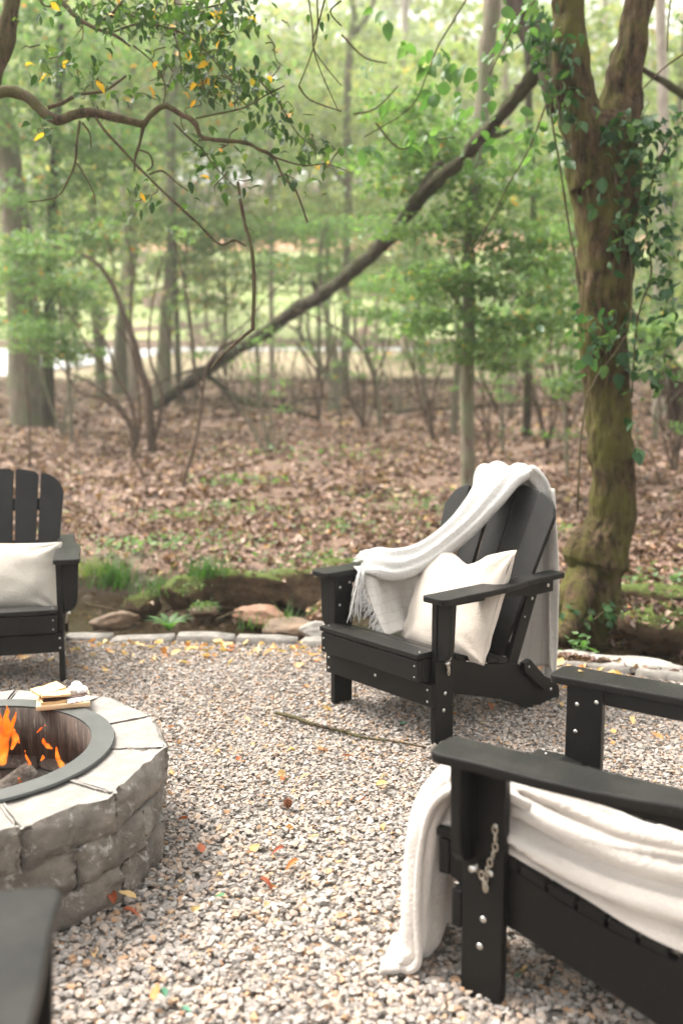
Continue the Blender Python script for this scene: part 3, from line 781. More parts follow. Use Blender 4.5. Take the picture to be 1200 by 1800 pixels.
TA = Lm('A')
thr = empty('throw_blanket', TA @ Vector((0, .62, .9))); tag(thr, 'white fringed knit throw draped diagonally over the back and far arm of the middle chair', 'throw blanket')
thr_inv = thr.matrix_basis.inverted()
MT = Matrix.Translation(-thr.location) @ TA
# diagonal bunch: from over the far arm up across the back and over the top
bunch('gathered_band', [((-.262, .145, .598), (.5, -.75, -.35), .082, .016), ((-.225, .19, .600), (.55, -.65, -.45), .090, .030), ((-.175, .26, .592), (.6, -.5, -.6), .078, .040), ((-.115, .38, .632), (.72, -.3, -.55), .064, .040),
      ((-.035, .51, .748), (.84, -.22, -.42), .064, .040), ((.000, .625, .872), (.92, -.12, -.28), .088, .038), ((-.010, .712, .952), (1, 0, -.1), .125, .034), ((-.015, .785, .965), (1, 0, 0), .145, .03), ((.02, .845, .90), (1, 0, 0), .14, .028), ((.05, .865, .78), (1, 0, 0), .12, .022)], throw_m, thr, MT, 2.0, 110, 64, 5, .017)
# sheet hanging behind the back
def back_sheet(u, v):
    z = .90-u*.81; x_ = .07+(v-.5)*(.24+.10*u)
    y_ = .845+.02*u+.028*math.sin(v*11+.6*math.sin(u*3))*(.3+u)+.012*nz(u*3, v*6, 4)
    return Vector((x_+.012*math.sin(u*4), y_, z))
sheet('back_drape', back_sheet, 50, 50, throw_g, thr, MT, .006, (21, 8))
fringe('fringe', [back_sheet(1, i/44) for i in range(45)], [(0, 0, -1)]*45, .10, throw_m, thr, MT, .0024, 1)
# sheet hanging from the far arm down between arm and seat
def arm_sheet(u, v):
    x_ = -.225+.02*math.sin(v*9)+.10*u*u; y_ = .10+v*.34+.03*u; z = .585-u*.27+.010*nz(u*3, v*5, 7)
    if u < .12: x_ -= (.12-u)*.4
    return Vector((x_+.012*math.sin(v*14+u*2), y_, z))
sheet('arm_drape', arm_sheet, 36, 50, throw_g, thr, MT, .006, (7, 9))
fringe('fringe', [arm_sheet(i/30, 0) for i in range(4, 31)], [(.15, -.75, -.65)]*27, .05, throw_m, thr, MT, .003, 2)
st = [Vector((-.262, .145, .598))+Vector((.5, -.75, -.35)).normalized()*(.085*(i/30-1)) for i in range(61)]
fringe('fringe', st[8:], [(.10, -.22, -1)]*53, .18, throw_m, thr, MT, .0031, 3)
fringe('fringe', [p+Vector((0, 0, .012)) for p in st[:30]], [(-.55, -.55, -.25)]*30, .05, throw_m, thr, MT, .0024, 4)
fringe('fringe', [p+Vector((.01, .02, .01)) for p in st[20:]], [(.0, -.30, -.9)]*41, .15, throw_m, thr, MT, .0031, 6)

# cream blanket on the near chair
TC = Lm('C')
bl = empty('cream_blanket', TC @ Vector((0, .1, .4))); tag(bl, 'cream fleece blanket heaped on the seat of the nearest chair and trailing to the gravel', 'blanket')
MC = Matrix.Translation(-bl.location) @ TC
def heap(u, v):
    # u: 0 front edge -> 1 back ; v: 0 far side -> 1 near side
    y_ = -.10+u*.74; xl = float(np.interp(u, [0, .45, .8, 1], [.06, .0, -.25, -.27])); x_ = xl+v*(.265-xl)
    top = float(np.interp(u, [0, .1, .3, .55, .8, 1], [.385, .415, .405, .395, .43, .58])); side = tp_(y_)+.03
    k = sm((v-.50)/.48)
    z = top*(1-k)+side*k+.055*math.sin(k*3.14)
    z += (.022*math.sin(7*v+9*u+2*math.sin(5*v))+.018*nz(u*4, v*4, 1)+.012*math.sin(15*u-7*v))*(1-.2*k)
    z += .055*math.exp(-((v-.70)/.22)**2)
    z -= .11*(1-v)**1.5*(1-.6*max(0, u-.7)/.3)
    ff = .016*math.sin(2.3*v*6-u*4)*math.sin(u*3.14)
    return Vector((x_+ff*.3, y_, z))
def tp_(y): return float(np.interp(y, [-.09, 0, .1, .22, .34, .46, .64], [.337, .337, .316, .274, .244, .226, .22]))
def heap_side(u, v):
    # rolled folds bulging to the near side
    y_ = -.02+u*.66; base = tp_(y_)+.022; top = float(np.interp(u, [0, .2, .5, .8, 1], [.47, .47, .45, .46, .56]))
    z = base+(top-base)*v
    ph = v*8.5+1.6*math.sin(u*3.1)+.5*math.sin(u*7); bul = .255+.030*(1-abs(math.sin(ph*.8))**.7)+.012*math.sin(v*19+2.2*math.sin(u*3.3))-.05*v*v+.012*nz(u*4, v*5, 6)
    if u < .12: bul -= (.12-u)*.6
    return Vector((bul, y_, z))
sheet('heap', heap, 60, 60, blank_m, bl, MC, .012)
sheet('side_folds', heap_side, 70, 60, blank_m, bl, MC, .012)
def trail(u, v):
    # from the seat down over the apron to the ground and out
    t = catmull([Vector((0, .10, .455)), Vector((0, -.02, .475)), Vector((0, -.115, .42)), Vector((0, -.150, .30)), Vector((0, -.150, .15)), Vector((0, -.140, .05)), Vector((0, -.165, .022)), Vector((0, -.20, .018))], u)
    wv = float(np.interp(u, [0, .3, .6, .85, 1], [.10, .11, .115, .12, .15])); xc = float(np.interp(u, [0, .4, .8, 1], [.17, .19, .215, .22]))
    f = .020*math.sin(v*10+u*1.5)*(1-u*.3)+.010*nz(u*4, v*4, 11)
    return Vector((xc+(v-.5)*2*wv, t.y-f*(1 if u < .85 else 0)+.03*(abs(v-.5)*2)**2, t.z+(f*.7+.01 if u >= .8 else 0)))
sheet('front_trail', trail, 70, 44, blank_m, bl, MC, .016)
bunch('front_roll', [((.17, .02, .455), (1, 0, 0), .07, .03), ((.19, -.065, .455), (1, 0, 0), .08, .035), ((.225, -.115, .34), (1, 0, 0), .075, .04), ((.24, -.130, .18), (1, 0, 0), .07, .04), ((.245, -.130, .06), (1, 0, 0), .08, .035), ((.255, -.155, .022), (1, 0, 0), .09, .018)], blank_m, bl, MC, 5.0, 60, 40, 4, .010)

# ------------------------------------------------------------------ fire pit
def stone_mat():
    m, nt, p = new_mat('tumbled_wall_stone')
    co = obj_co(nt); oi = nt.nodes.new('ShaderNodeObjectInfo'); ad = nt.nodes.new('ShaderNodeVectorMath'); ad.operation = 'ADD'
    cx = nt.nodes.new('ShaderNodeCombineXYZ'); nt.links.new(math_n(nt, 'MULTIPLY', oi.outputs['Random'], 30.0), cx.inputs[0])
    nt.links.new(co, ad.inputs[0]); nt.links.new(cx.outputs[0], ad.inputs[1]); co = ad.outputs[0]
    big = noise_t(nt, co, 7, 4, .6, .5); fine = noise_t(nt, co, 40, 6, .75); mid = noise_t(nt, co, 18, 5, .75, .6)
    c = ramp(nt, [(.3, (.095, .088, .08)), (.45, (.15, .135, .118)), (.58, (.205, .18, .155)), (.75, (.27, .255, .23))], big)
    c = mixc(nt, ramp(nt, [(.56, (0,)*3), (.68, (.85,)*3)], mid), c, (.50, .48, .455))
    c = mixc(nt, 1.0, c, ramp(nt, [(.3, (.8,)*3), (.7, (1.15,)*3)], fine), 'MULTIPLY')
    # paler top face, brightness of the overhead light painted in
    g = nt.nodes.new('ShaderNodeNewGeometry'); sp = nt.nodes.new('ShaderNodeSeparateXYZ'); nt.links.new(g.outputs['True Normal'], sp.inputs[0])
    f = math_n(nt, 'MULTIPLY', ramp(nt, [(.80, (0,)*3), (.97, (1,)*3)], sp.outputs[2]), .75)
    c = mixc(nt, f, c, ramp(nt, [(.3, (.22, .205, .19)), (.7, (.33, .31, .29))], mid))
    nt.links.new(c, p.inputs['Base Color']); p.inputs['Roughness'].default_value = .9; p.inputs['Specular IOR Level'].default_value = .25
    bump(nt, p, math_n(nt, 'ADD', math_n(nt, 'MULTIPLY', big, .5), fine), .8, .010); return m
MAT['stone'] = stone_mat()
pit = empty('fire_pit', PIT); tag(pit, 'round fire pit of three courses of tumbled grey-brown blocks with a steel ring', 'fire pit')
RO, RI = .56, .378
def pit_stone(a0, a1, z0, z1, seed, ro):
    rs = random.Random(seed); nx_, ny_, nz_ = 9, 5, 5
    am = (a0+a1)/2; half = (a1-a0)/2-.0075; bm = bmesh.new(); bmesh.ops.create_cube(bm, size=1)
    bmesh.ops.subdivide_edges(bm, edges=bm.edges, cuts=9, use_grid_fill=True)
    hw_o = ro*math.tan(half)*1.0; hw_i = RI*math.tan(half); rface = ro*math.cos(half)*1.035
    for v in bm.verts:
        c = v.co*2; f = (c.y+1)/2
        w = hw_i+(hw_o-hw_i)*f; rr = RI*math.cos(half)+(rface-RI*math.cos(half))*f
        p_ = Vector((c.x*w, rr, (z0+z1)/2+c.z*(z1-z0)/2*.955))
        if f > .6:  # chiselled rounded face
            ed = max(abs(c.x)**5, abs(c.z)**4); p_.y -= .016*ed*(f-.6)/.4
            if abs(c.x) > .9 and c.y > .9: p_.x *= .975
            p_ += Vector((.005*noise.noise(Vector((seed, c.z*2, c.x*3))), .009*noise.noise(Vector((c.x*2.1+seed, c.z*1.4, 0)))+.008*noise.noise(Vector((c.x*6+seed, c.z*3.5, 3)))+.004*noise.noise(Vector((c.x*14+seed, c.z*8, 5))), .005*noise.noise(Vector((c.x*3+seed, 0, 9)))))
        if abs(c.z) > .9: p_.z += .0025*noise.noise(Vector((c.x*3+seed, c.y*3, c.z)))
        v.co = Matrix.Rotation(am-math.pi/2, 3, 'Z') @ p_
    bmesh.ops.bevel(bm, geom=[e for e in bm.edges if e.calc_face_angle(0) > .9], offset=.006, segments=2, affect='EDGES', clamp_overlap=True)
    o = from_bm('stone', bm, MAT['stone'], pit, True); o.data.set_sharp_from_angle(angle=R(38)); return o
H3 = .105
for cs in range(3):
    n = 12; ph = [R(-28), R(-46), R(-33)][2-cs] if False else [R(-57), R(-44), R(-28)][cs]
    for k in range(n):
        wob = lambda q: .035*math.sin(q*2.7+cs*2)
        a0 = ph+R(30)*k+wob(k); a1 = ph+R(30)*(k+1)+wob((k+1) % n)
        pit_stone(a0, a1, cs*H3+.001, (cs+1)*H3-.001, cs*40+k+1, RO-.004*(2-cs)+random.uniform(-.006, .006))
def lathe(name, prof, m, parent, seg=96):
    V = []; F = []; n = len(prof)
    for i in range(seg):
        a = 6.28318*i/seg
        for r_, z in prof: V.append((r_*math.cos(a), r_*math.sin(a), z))
    for i in range(seg):
        for j in range(n): j2 = (j+1) % n; i2 = (i+1) % seg; F.append((i*n+j, i2*n+j, i2*n+j2, i*n+j2))
    return pymesh(name, V, F, m, parent, True)
def liner_mat():
    m, nt, p = new_mat('scorched_steel'); co = obj_co(nt, (1, 1, .10))
    v = noise_t(nt, co, 60, 6, .8); w = noise_t(nt, obj_co(nt), 5, 4)
    c = ramp(nt, [(.4, (.020, .014, .011)), (.55, (.065, .045, .035)), (.68, (.20, .16, .13))], v)
    c = mixc(nt, ramp(nt, [(.45, (0,)*3), (.7, (.5,)*3)], w), c, (.11, .060, .042))
    nt.links.new(c, p.inputs['Base Color']); p.inputs['Roughness'].default_value = .8; p.inputs['Metallic'].default_value = .2; bump(nt, p, v, .3, .003); return m
zt = 3*H3
rg = lathe('steel_ring', [(.350, zt+.004), (.350, zt+.012), (.413, zt+.012), (.416, zt+.006), (.413, zt+.003), (.352, zt+.0005)], simple('painted_ring_steel', (.05, .054, .052), (.08, .084, .08), 9, .5, .2, 60, .002, metal=.3), pit); rg.data.polygons.foreach_set('use_smooth', [False]*len(rg.data.polygons))
lathe('steel_liner', [(.348, zt+.006), (.3515, zt+.006), (.3515, zt-.150), (.348, zt-.150)], liner_mat(), rg)
ash = simple('pit_ash', (.06, .05, .045), (.20, .17, .15), 30, .95, .6, 60, .01)
V = [(.0, .0, .03)]; F = []
for r_ in range(1, 7):
    for i in range(32): a = 6.28318*i/32; V.append((.36*r_/6*math.cos(a), .36*r_/6*math.sin(a), .028+.012*nz(r_, i, 3, .8)))
for i in range(32): F.append((0, 1+i, 1+(i+1) % 32))
for r_ in range(5):
    for i in range(32): a = 1+r_*32+i; b = 1+r_*32+(i+1) % 32; F.append((a, a+32, b+32, b))
pymesh('ash_bed', V, F, ash, pit, True)
n = 260; a_ = RNG.random(n)*6.28; r_ = .26*np.sqrt(RNG.random(n)); P_ = np.column_stack([r_*np.cos(a_)-.06, r_*np.sin(a_)-.02, .035+.015*RNG.random(n)])
em_m, nt, p_ = new_mat('ember'); f_ = rnd_val(nt); nt.links.new(ramp(nt, [(0, (.02, .015, .012)), (1, (.09, .07, .06))], f_), p_.inputs['Base Color']); p_.inputs['Emission Color'].default_value = (1, .16, .02, 1)
nt.links.new(ramp(nt, [(.62, (0,)*3), (.95, (2.2,)*3)], f_), p_.inputs['Emission Strength'])
o = link('embers', scatter('embers', chip_lo, P_, RNG.random((n, 3))*6, .008+.022*RNG.random(n)), em_m, pit, False); o['kind'] = 'stuff'
# split logs
log_b = bark('charred_bark', (.012, .010, .009), (.08, .06, .05), (.16, .14, .12), 8)
log_w = simple('split_wood', (.22, .13, .07), (.34, .22, .13), 12, .85, .5, 40, .006, co_scale=(1, 1, 6))
def log(name, p0, p1, r_, label, seed, split=False):
    V, F = tube_data([p0, p0.lerp(p1, .5)+Vector((.004, 0, .004)), p1], [r_, r_*1.04, r_*.96], 14, 5, .12, seed, False)
    n = 14; F2 = [tuple(range(len(V)-n, len(V))), tuple(reversed(range(n)))]
    me = bpy.data.meshes.new(name); me.from_pydata([tuple(v) for v in V], [], F+F2); me.materials.append(log_b); me.materials.append(log_w)
    for k in (len(F), len(F)+1): me.polygons[k].material_index = 1
    o = link(name, me); me.polygons.foreach_set('use_smooth', [i < len(F) for i in range(len(F)+2)])
    return tag(o, label, 'log')
q = PIT
log('firewood_log', Vector((q.x-.10, q.y-.18, .06)), Vector((q.x+.16, q.y+.10, .20)), .045, 'charred firewood log with a pale split end, leaning at the left edge of the fire', 3)
log('firewood_log', Vector((q.x-.20, q.y+.05, .06)), Vector((q.x+.10, q.y+.14, .075)), .045, 'darker firewood log lying flat behind the flames', 5)
log('firewood_log', Vector((q.x-.22, q.y-.06, .13)), Vector((q.x+.06, q.y-.02, .15)), .04, 'upper firewood log resting across the others', 8)
def flame_mat():
    m, nt, p = new_mat('flame'); nt.nodes.remove(p); out = nt.nodes['Material Output']
    em = nt.nodes.new('ShaderNodeEmission'); tr = nt.nodes.new('ShaderNodeBsdfTransparent'); mx = nt.nodes.new('ShaderNodeMixShader')
    lw = nt.nodes.new('ShaderNodeLayerWeight'); lw.inputs[0].default_value = .45
    f = ramp(nt, [(.05, (.92,)*3), (.7, (.0,)*3)], lw.outputs['Facing'])
    c = ramp(nt, [(.35, (1, .10, .006)), (.55, (1, .19, .015)), (.78, (1, .42, .08))], noise_t(nt, obj_co(nt), 22, 3, .6, .5))
    nt.links.new(c, em.inputs[0]); em.inputs[1].default_value = .55
    nt.links.new(f, mx.inputs[0]); nt.links.new(tr.outputs[0], mx.inputs[1]); nt.links.new(em.outputs[0], mx.inputs[2]); nt.links.new(mx.outputs[0], out.inputs[0]); return m
fl_m = flame_mat()
def flame(pl, Y, label, wid):
    pts = [at(px, py, Y+.02*math.sin(i*2)) for i, (px, py) in enumerate(pl)]; n = len(pts)
    rad = [pxr(w_, Y) for w_ in wid]
    V, F = tube_data(pts, rad, 12, 5, .18, len(pl)*3.3)
    o = pymesh('flame', V, F, fl_m, None, True); tag(o, label, 'flame', 'flames of the fire in the pit')
fb = 2.62
flame([(5, 1345), (4, 1315), (12, 1285), (10, 1262), (14, 1245)], fb, 'tallest flame at the left edge of the picture above the log', [12, 26, 20, 10, 3])
flame([(-12, 1340), (-8, 1300), (-2, 1270), (-4, 1250)], fb+.05, 'broad flame cut by the left edge of the picture', [20, 26, 16, 3])
flame([(20, 1318), (26, 1300), (20, 1280), (26, 1262), (28, 1252)], fb, 'forked flame tongue right of the tallest one', [5, 13, 9, 6, 2])
flame([(34, 1307), (30, 1295), (24, 1283)], fb, 'thin orange wisp leaning right off the forked flame', [2, 7, 5])
flame([(10, 1262), (13, 1252), (12, 1241)], fb-.02, 'small detached flame tip above the tallest flame', [5, 9, 2])
flame([(116, 1357), (108, 1345), (101, 1330), (99, 1313)], 2.75, 'curved flame at the right of the pit beside the steel ring', [4, 13, 9, 2])
flame([(91, 1316), (84, 1312), (77, 1305), (76, 1298)], 2.72, 'short floating flame right of centre, above the curved one', [4, 10, 8, 2])
flame([(33, 1362), (40, 1353), (50, 1347), (52, 1342), (46, 1330), (44, 1320)], 2.68, 'bent flame low in the middle of the pit', [3, 7, 8, 7, 4, 2])
flame([(72, 1337), (76, 1332), (75, 1328)], 2.75, 'tiny flame between the bent one and the curved one', [3, 7, 2])
flame([(65, 1288), (72, 1281), (80, 1275)], 2.7, 'spark streak rising to the right above the pit floor', [2, 4, 1.5])
flame([(30, 1384), (35, 1375), (33, 1368)], 2.6, 'low glowing flame at the foot of the log', [3, 8, 2])

# ------------------------------------------------------------------ snack board on the ring
zr = zt+.012
wood = simple('board_wood', (.55, .36, .20), (.66, .47, .28), 14, .6, .15, 60, .002, co_scale=(1, 8, 1))
bc = Vector((-.890, 2.952, 0)); bro = R(16)
def Mb(x, y, z, rz=0, rx=0, ry=0): return Matrix.Translation(bc) @ Matrix.Rotation(bro, 4, 'Z') @ Matrix.Translation((x, y, z)) @ Euler((rx, ry, rz)).to_matrix().to_4x4()
bm = bmesh.new(); bbox_board(bm, -.082, .082, -.062, .062, 0, .018); bevel(bm, .005)
o = from_bm('serving_board', bm, wood, None, True); o.matrix_world = Mb(0, 0, zr+.0005); tag(o, 'small wooden board with snacks on the rim of the fire pit', 'serving board')
cr_m = simple('graham_biscuit', (.62, .36, .15), (.74, .50, .26), 20, .85, .5, 70, .002)
def cracker(x, y, z, rz, rx, ry, label, sx=.046, sy=.030):
    bm = bmesh.new(); bbox_board(bm, -sx, sx, -sy, sy, 0, .007)
    bmesh.ops.subdivide_edges(bm, edges=bm.edges, cuts=3, use_grid_fill=True)
    for v in bm.verts:
        if v.co.z > .006 and abs(v.co.x) < .001: v.co.z -= .0025
        v.co.x += .0015*nz(v.co.y*200, v.co.z*100, rz)
    o = from_bm('cracker', bm, cr_m, None, False); o.matrix_world = Mb(x, y, z, rz, rx, ry); tag(o, label, 'cracker', 'crackers on the snack board')
zb = zr+.0195
cracker(-.030, .022, zb, .1, 0, 0, 'lowest square cracker at the back left of the snack board')
cracker(-.028, .020, zb+.009, -.25, .05, .04, 'middle cracker of the back stack on the snack board')
cracker(-.046, .018, zb+.023, .5, .10, -.06, 'top cracker of the back stack, turned and overhanging to the left')
cracker(-.026, -.030, zb, .1, 0, 0, 'bottom cracker at the front of the snack board', .044, .024)
cracker(-.024, -.030, zb+.020, .15, .0, .06, 'cracker lying on chocolate at the front left of the snack board', .044, .024)
ch_m = simple('chocolate', (.035, .012, .006), (.06, .022, .01), 20, .35)
for (x_, y_, z_, rz, lb) in ((-.026, -.034, zb+.008, .12, 'crumbly dark chocolate layer sandwiched between two crackers'), (.042, -.022, zb, .25, 'brown chocolate bar piece lying in front of the marshmallows')):
    bm = bmesh.new()
    for i in range(4):
        for j in range(2): bbox_board(bm, -.036+i*.018, -.0195+i*.018, -.015+j*.015, -.0015+j*.015, .003, .010)
    bbox_board(bm, -.037, .036, -.016, .015, 0, .004)
    o = from_bm('chocolate_bar', bm, ch_m, None, False); o.matrix_world = Mb(x_, y_, z_, rz); tag(o, lb, 'chocolate')
foil = simple('foil_wrapper', (.35, .30, .34), (.8, .78, .8), 60, .25, .6, 80, .003, metal=.8)
bm = bmesh.new(); bmesh.ops.create_grid(bm, x_segments=14, y_segments=6, size=1)
for v in bm.verts: v.co = Vector((v.co.x*.036, v.co.y*.010, .006+.004*nz(v.co.x*4, v.co.y*3, 2)))
o = from_bm('foil_wrapper', bm, foil, None, False); o.matrix_world = Mb(.046, -.048, zb, .25, .4, 0); tag(o, 'crinkled shiny wrapper strip at the front right of the snack board', 'wrapper')
mm = simple('marshmallow', (.82, .80, .77), rough=.9, bs=.1)
for (x_, y_, z_, e, lb) in ((.030, .020, zb+.015, (1.2, 0, .2), 'left white marshmallow lying on its side on the snack board'), (.060, .012, zb+.014, (1.57, 0, .9), 'right white marshmallow at the end of the snack board'), (.042, .035, zb+.022, (.1, .1, 0), 'white marshmallow standing behind the other two')):
    bm = bmesh.new(); bmesh.ops.create_cone(bm, cap_ends=True, segments=24, radius1=.0165, radius2=.0165, depth=.028); bmesh.ops.bevel(bm, geom=[e_ for e_ in bm.edges if abs(e_.verts[0].co.z-e_.verts[1].co.z) < 1e-5], offset=.005, segments=3, affect='EDGES')
    o = from_bm('marshmallow', bm, mm, None, True); o.matrix_world = Mb(x_, y_, z_, e[2], e[0], e[1]); tag(o, lb, 'marshmallow', 'marshmallows on the snack board')

# ------------------------------------------------------------------ stick and single leaves on the gravel
V, F = merge([tube_data([atz(a, b, .022) for a, b in ((484, 1253), (520, 1262), (555, 1275), (600, 1285), (640, 1297), (690, 1303), (748, 1314))], [.006, .0075, .007, .0065, .005, .0045, .003], 8, 4, .25, 2),
  tube_data([atz(600, 1285, .024), atz(622, 1285, .05)], [.003, .001], 5, 2)])
tag(pymesh('stick', V, F, MAT['bark_branch'], None, True), 'long thin bare stick lying on the gravel in front of the middle chair', 'stick')
def leaf_obj_mesh(name, bend, cup, w, fine=True):
    n = 8; V = []; F = []
    for i in range(n+1):
        f = i/n; x_ = f-.0; ww = w*math.sin(math.pi*min(1, f**.8))**.8*(1-.25*f); z_ = -bend*f*f
        for s in (-1, -.5, 0, .5, 1): V.append((x_, s*ww, z_+cup*abs(s)*ww+.02*math.sin(f*14)*abs(s)))
    for i in range(n):
        for j in range(4): a = i*5+j; F.append((a, a+5, a+6, a+1))
    me = bpy.data.meshes.new(name); me.from_pydata(V, [], F); me.polygons.foreach_set('use_smooth', [True]*len(F)); return me
fl_me = [leaf_obj_mesh('fallen_leaf', .15, .35, .26), leaf_obj_mesh('fallen_leaf', -.2, .5, .34), leaf_obj_mesh('fallen_leaf', .5, .8, .22)]
lists = {'tan_leaf': [(85, 1400+40, .0), (525, 1512, .05), (680, 1375, .05), (585, 1250, .06), (300, 1280, .04), (430, 1260, .04), (545, 1360, .05), (560, 1470, .03), (460, 1275, .04), (1165, 1300, .05), (1130, 1245, .05), (1080, 1290, .05),
   (1110, 1260, .05), (270, 1760, .04), (860, 1235, .05), (350, 1140, .07), (390, 1136, .06), (450, 1140, .07), (480, 1143, .06), (545, 1150, .06), (300, 1150, .06), (250, 1165, .05), (530, 1130, .05), (330, 1130, .06), (215, 1150, .05), (240, 1580, .05), (250, 1135, .06), (410, 1160, .05), (370, 1152, .06), (505, 1145, .06), (620, 1225, .04)],
  'red_leaf': [(500, 1490, .04), (330, 1440, .04), (455, 1545, .05), (600, 1330, .04), (630, 1410, .03), (420, 1330, .04), (355, 1500, .05), (200, 1590, .06), (215, 1600, .05)], 'green_bit': [(700, 1272, .035), (290, 1755, .04), (320, 1770, .03), (245, 1545, .03), (910, 1720, .04), (395, 1575, .04)]}
nm = {'tan_leaf': ('small tan or yellow dry leaf lying on the gravel', 'tan fallen leaves on the gravel'), 'red_leaf': ('curled rust-red dry leaf lying on the gravel', 'rust-red fallen leaves on the gravel'), 'green_bit': ('small fresh green leaf lying on the gravel', 'green fallen leaves on the gravel')}
for k_, L_ in lists.items():
    ms = []
    for b in fl_me: c_ = b.copy(); c_.materials.append(MAT[k_]); ms.append(c_)
    for (px, py, s_) in L_:
        o = link('fallen_leaf', random.choice(ms)); s_ = max(s_, .03); o.location = atz(px, py, .028); o.scale = (s_,)*3; o.rotation_euler = (random.gauss(0, .25), random.gauss(0, .25), random.uniform(0, 6.28)); tag(o, nm[k_][0], 'leaf', nm[k_][1])
o = link('fallen_leaf', ms[0]); o.data = fl_me[0].copy(); o.data.materials.append(MAT['tan_leaf']); o.location = (*atz(1016, 1181, AH+.004)[:2], AH+.005); o.scale = (.028,)*3; o.rotation_euler = (.1, .1, .7); tag(o, 'tiny yellow leaf lying on the far armrest of the nearest chair', 'leaf')
# prickly seed ball
bm = bmesh.new(); bmesh.ops.create_icosphere(bm, subdivisions=2, radius=.010)
for f in list(bm.faces):
    r_ = bmesh.ops.poke(bm, faces=[f])
    for v in r_['verts']: v.co *= 1.9
o = from_bm('seed_ball', bm, simple('seed_brown', (.14, .05, .02), (.25, .10, .05), 50), None, False); o.location = atz(506, 1412, .03); tag(o, 'spiky brown seed ball on the gravel in the middle', 'seed ball')

# ------------------------------------------------------------------ the big tree on the right
def leaf_parts(parent, mesh_list, spots, name='leaf'):
    for (p_, s_, e_) in spots:
        o = bpy.data.objects.new(name, random.choice(mesh_list)); col.objects.link(o); o.parent = parent; o.location = Vector(p_)-parent.location; o.scale = (s_,)*3; o.rotation_euler = e_
def mk_leaves(name, mat, specs):
    r_ = []
    for b, c, w in specs: me = leaf_obj_mesh(name, b, c, w); me.materials.append(mat); r_.append(me)
    return r_
YT = 5.75
big = empty('big_tree', at(1040, 1085, YT)); big.location.z = -.15
tag(big, 'big forked tree with mossy bark and vines growing on the stream bank at the right', 'tree')
bl0 = big.location.copy()
def sub(pts): return [p-bl0 for p in pts]
tr = [(1022, 1120, 150), (1030, 1080, 130), (1036, 1030, 112), (1042, 1004, 104), (1046, 985, 128), (1052, 965, 122), (1066, 935, 98), (1076, 900, 86), (1078, 820, 84), (1070, 740, 84), (1066, 660, 84), (1063, 560, 90), (1064, 460, 102), (1062, 370, 118), (1060, 290, 128), (1062, 235, 118), (1062, 200, 70)]
V1, F1 = tube_data(sub([at(a, b, YT) for a, b, w in tr]), [pxr(w*.9, YT) for a, b, w in tr], 90, 18, .16, 1.7, ridge=.017)
stl = [(1042, 330, 84), (1030, 250, 84), (1012, 170, 74), (1003, 110, 66), (998, 40, 58), (990, -60, 54), (975, -250, 46), (960, -450, 36)]
V2, F2 = tube_data(sub([at(a, b, YT-.05+.0*i) for i, (a, b, w) in enumerate(stl)]), [pxr(w*.88, YT) for a, b, w in stl], 56, 14, .14, 4, ridge=.013)
stl = [(1076, 330, 96), (1082, 250, 90), (1092, 170, 76), (1104, 100, 62), (1118, 30, 56), (1130, -50, 54), (1150, -250, 46), (1180, -450, 34)]
V3, F3 = tube_data(sub([at(a, b, YT+.05) for a, b, w in stl]), [pxr(w*.88, YT) for a, b, w in stl], 56, 14, .2, 6, ridge=.014)
pymesh('trunk', V1, F1, MAT['bark_main'], big, True)
pymesh('left_stem', V2, F2, MAT['bark_main'], big, True); pymesh('right_stem', V3, F3, MAT['bark_main'], big, True)
stl = [(985, 195, 44), (962, 110, 40), (935, 60, 42), (915, 10, 48), (895, -60, 46), (860, -200, 40)]
V, F = tube_data(sub([at(a, b, YT+.2+.1*i) for i, (a, b, w) in enumerate(stl)]), [pxr(w, YT+.4) for a, b, w in stl], 14, 4, .14, 9)
pymesh('back_limb', V, F, MAT['bark_dark'], big, True)
rp = []
for a, b, w, y_, dz in ((975, 1075, 60, -.15, 0), (1085, 1085, 56, -.1, 0), (1110, 1060, 40, .25, 0), (1000, 1098, 50, -.35, 0), (955, 1060, 30, .1, 0)):
    rp.append(tube_data(sub([at(1040, 990, YT), at((1040+a)/2, 1045, YT+y_*.5), at(a, b, YT+y_), at(a+(a-1040)*.5, b+28, YT+y_*1.5)]), [pxr(70, YT), pxr(w, YT), pxr(w*.8, YT), pxr(w*.3, YT)], 12, 4, .15, a))
V, F = merge(rp); pymesh('root', V, F, MAT['bark_main'], big, True)
# vine stems and leaves
vm = mk_leaves('leaf', MAT['vine_leaf'], ((.2, .3, .40), (.35, .15, .44), (-.1, .4, .36)))
lm = mk_leaves('leaf', MAT['lime_leaf'], ((.2, .3, .34), (.35, .15, .38)))
vine = empty('climbing_vine', at(1100, 900, YT-.2)); tag(vine, 'leafy green vine climbing the trunk of the big forked tree', 'vine')
vs = []
for pl in ([(1015, 900), (1030, 700), (1100, 590), (1110, 480), (1100, 380), (1080, 300), (1110, 200)], [(960, 100), (968, 200), (985, 300), (1000, 400), (1020, 500)], [(975, 160), (1000, 265), (1030, 330), (1036, 380)], [(1110, 700), (1120, 560), (1145, 480), (1135, 400), (1150, 300), (1180, 240)]):
    vs.append(tube_data([at(a, b, YT-.22)-vine.location for a, b in pl], [.006]*len(pl), 5, 3))
V, F = merge(vs); pymesh('vine_stem', V, F, MAT['bark_branch'], vine, True)
def cluster(cx, cy, rx, ry, n, Y0, Y1, s0, s1, seed):
    rs = random.Random(seed); out = []
    for _ in range(n):
        a = rs.uniform(0, 6.28); r_ = rs.random()**.6
        out.append((at(cx+rx*r_*math.cos(a), cy+ry*r_*math.sin(a), rs.uniform(Y0, Y1)), rs.uniform(s0, s1), (rs.gauss(.4, .5), rs.gauss(.7, .4), rs.uniform(0, 6.28))))
    return out
sp = []
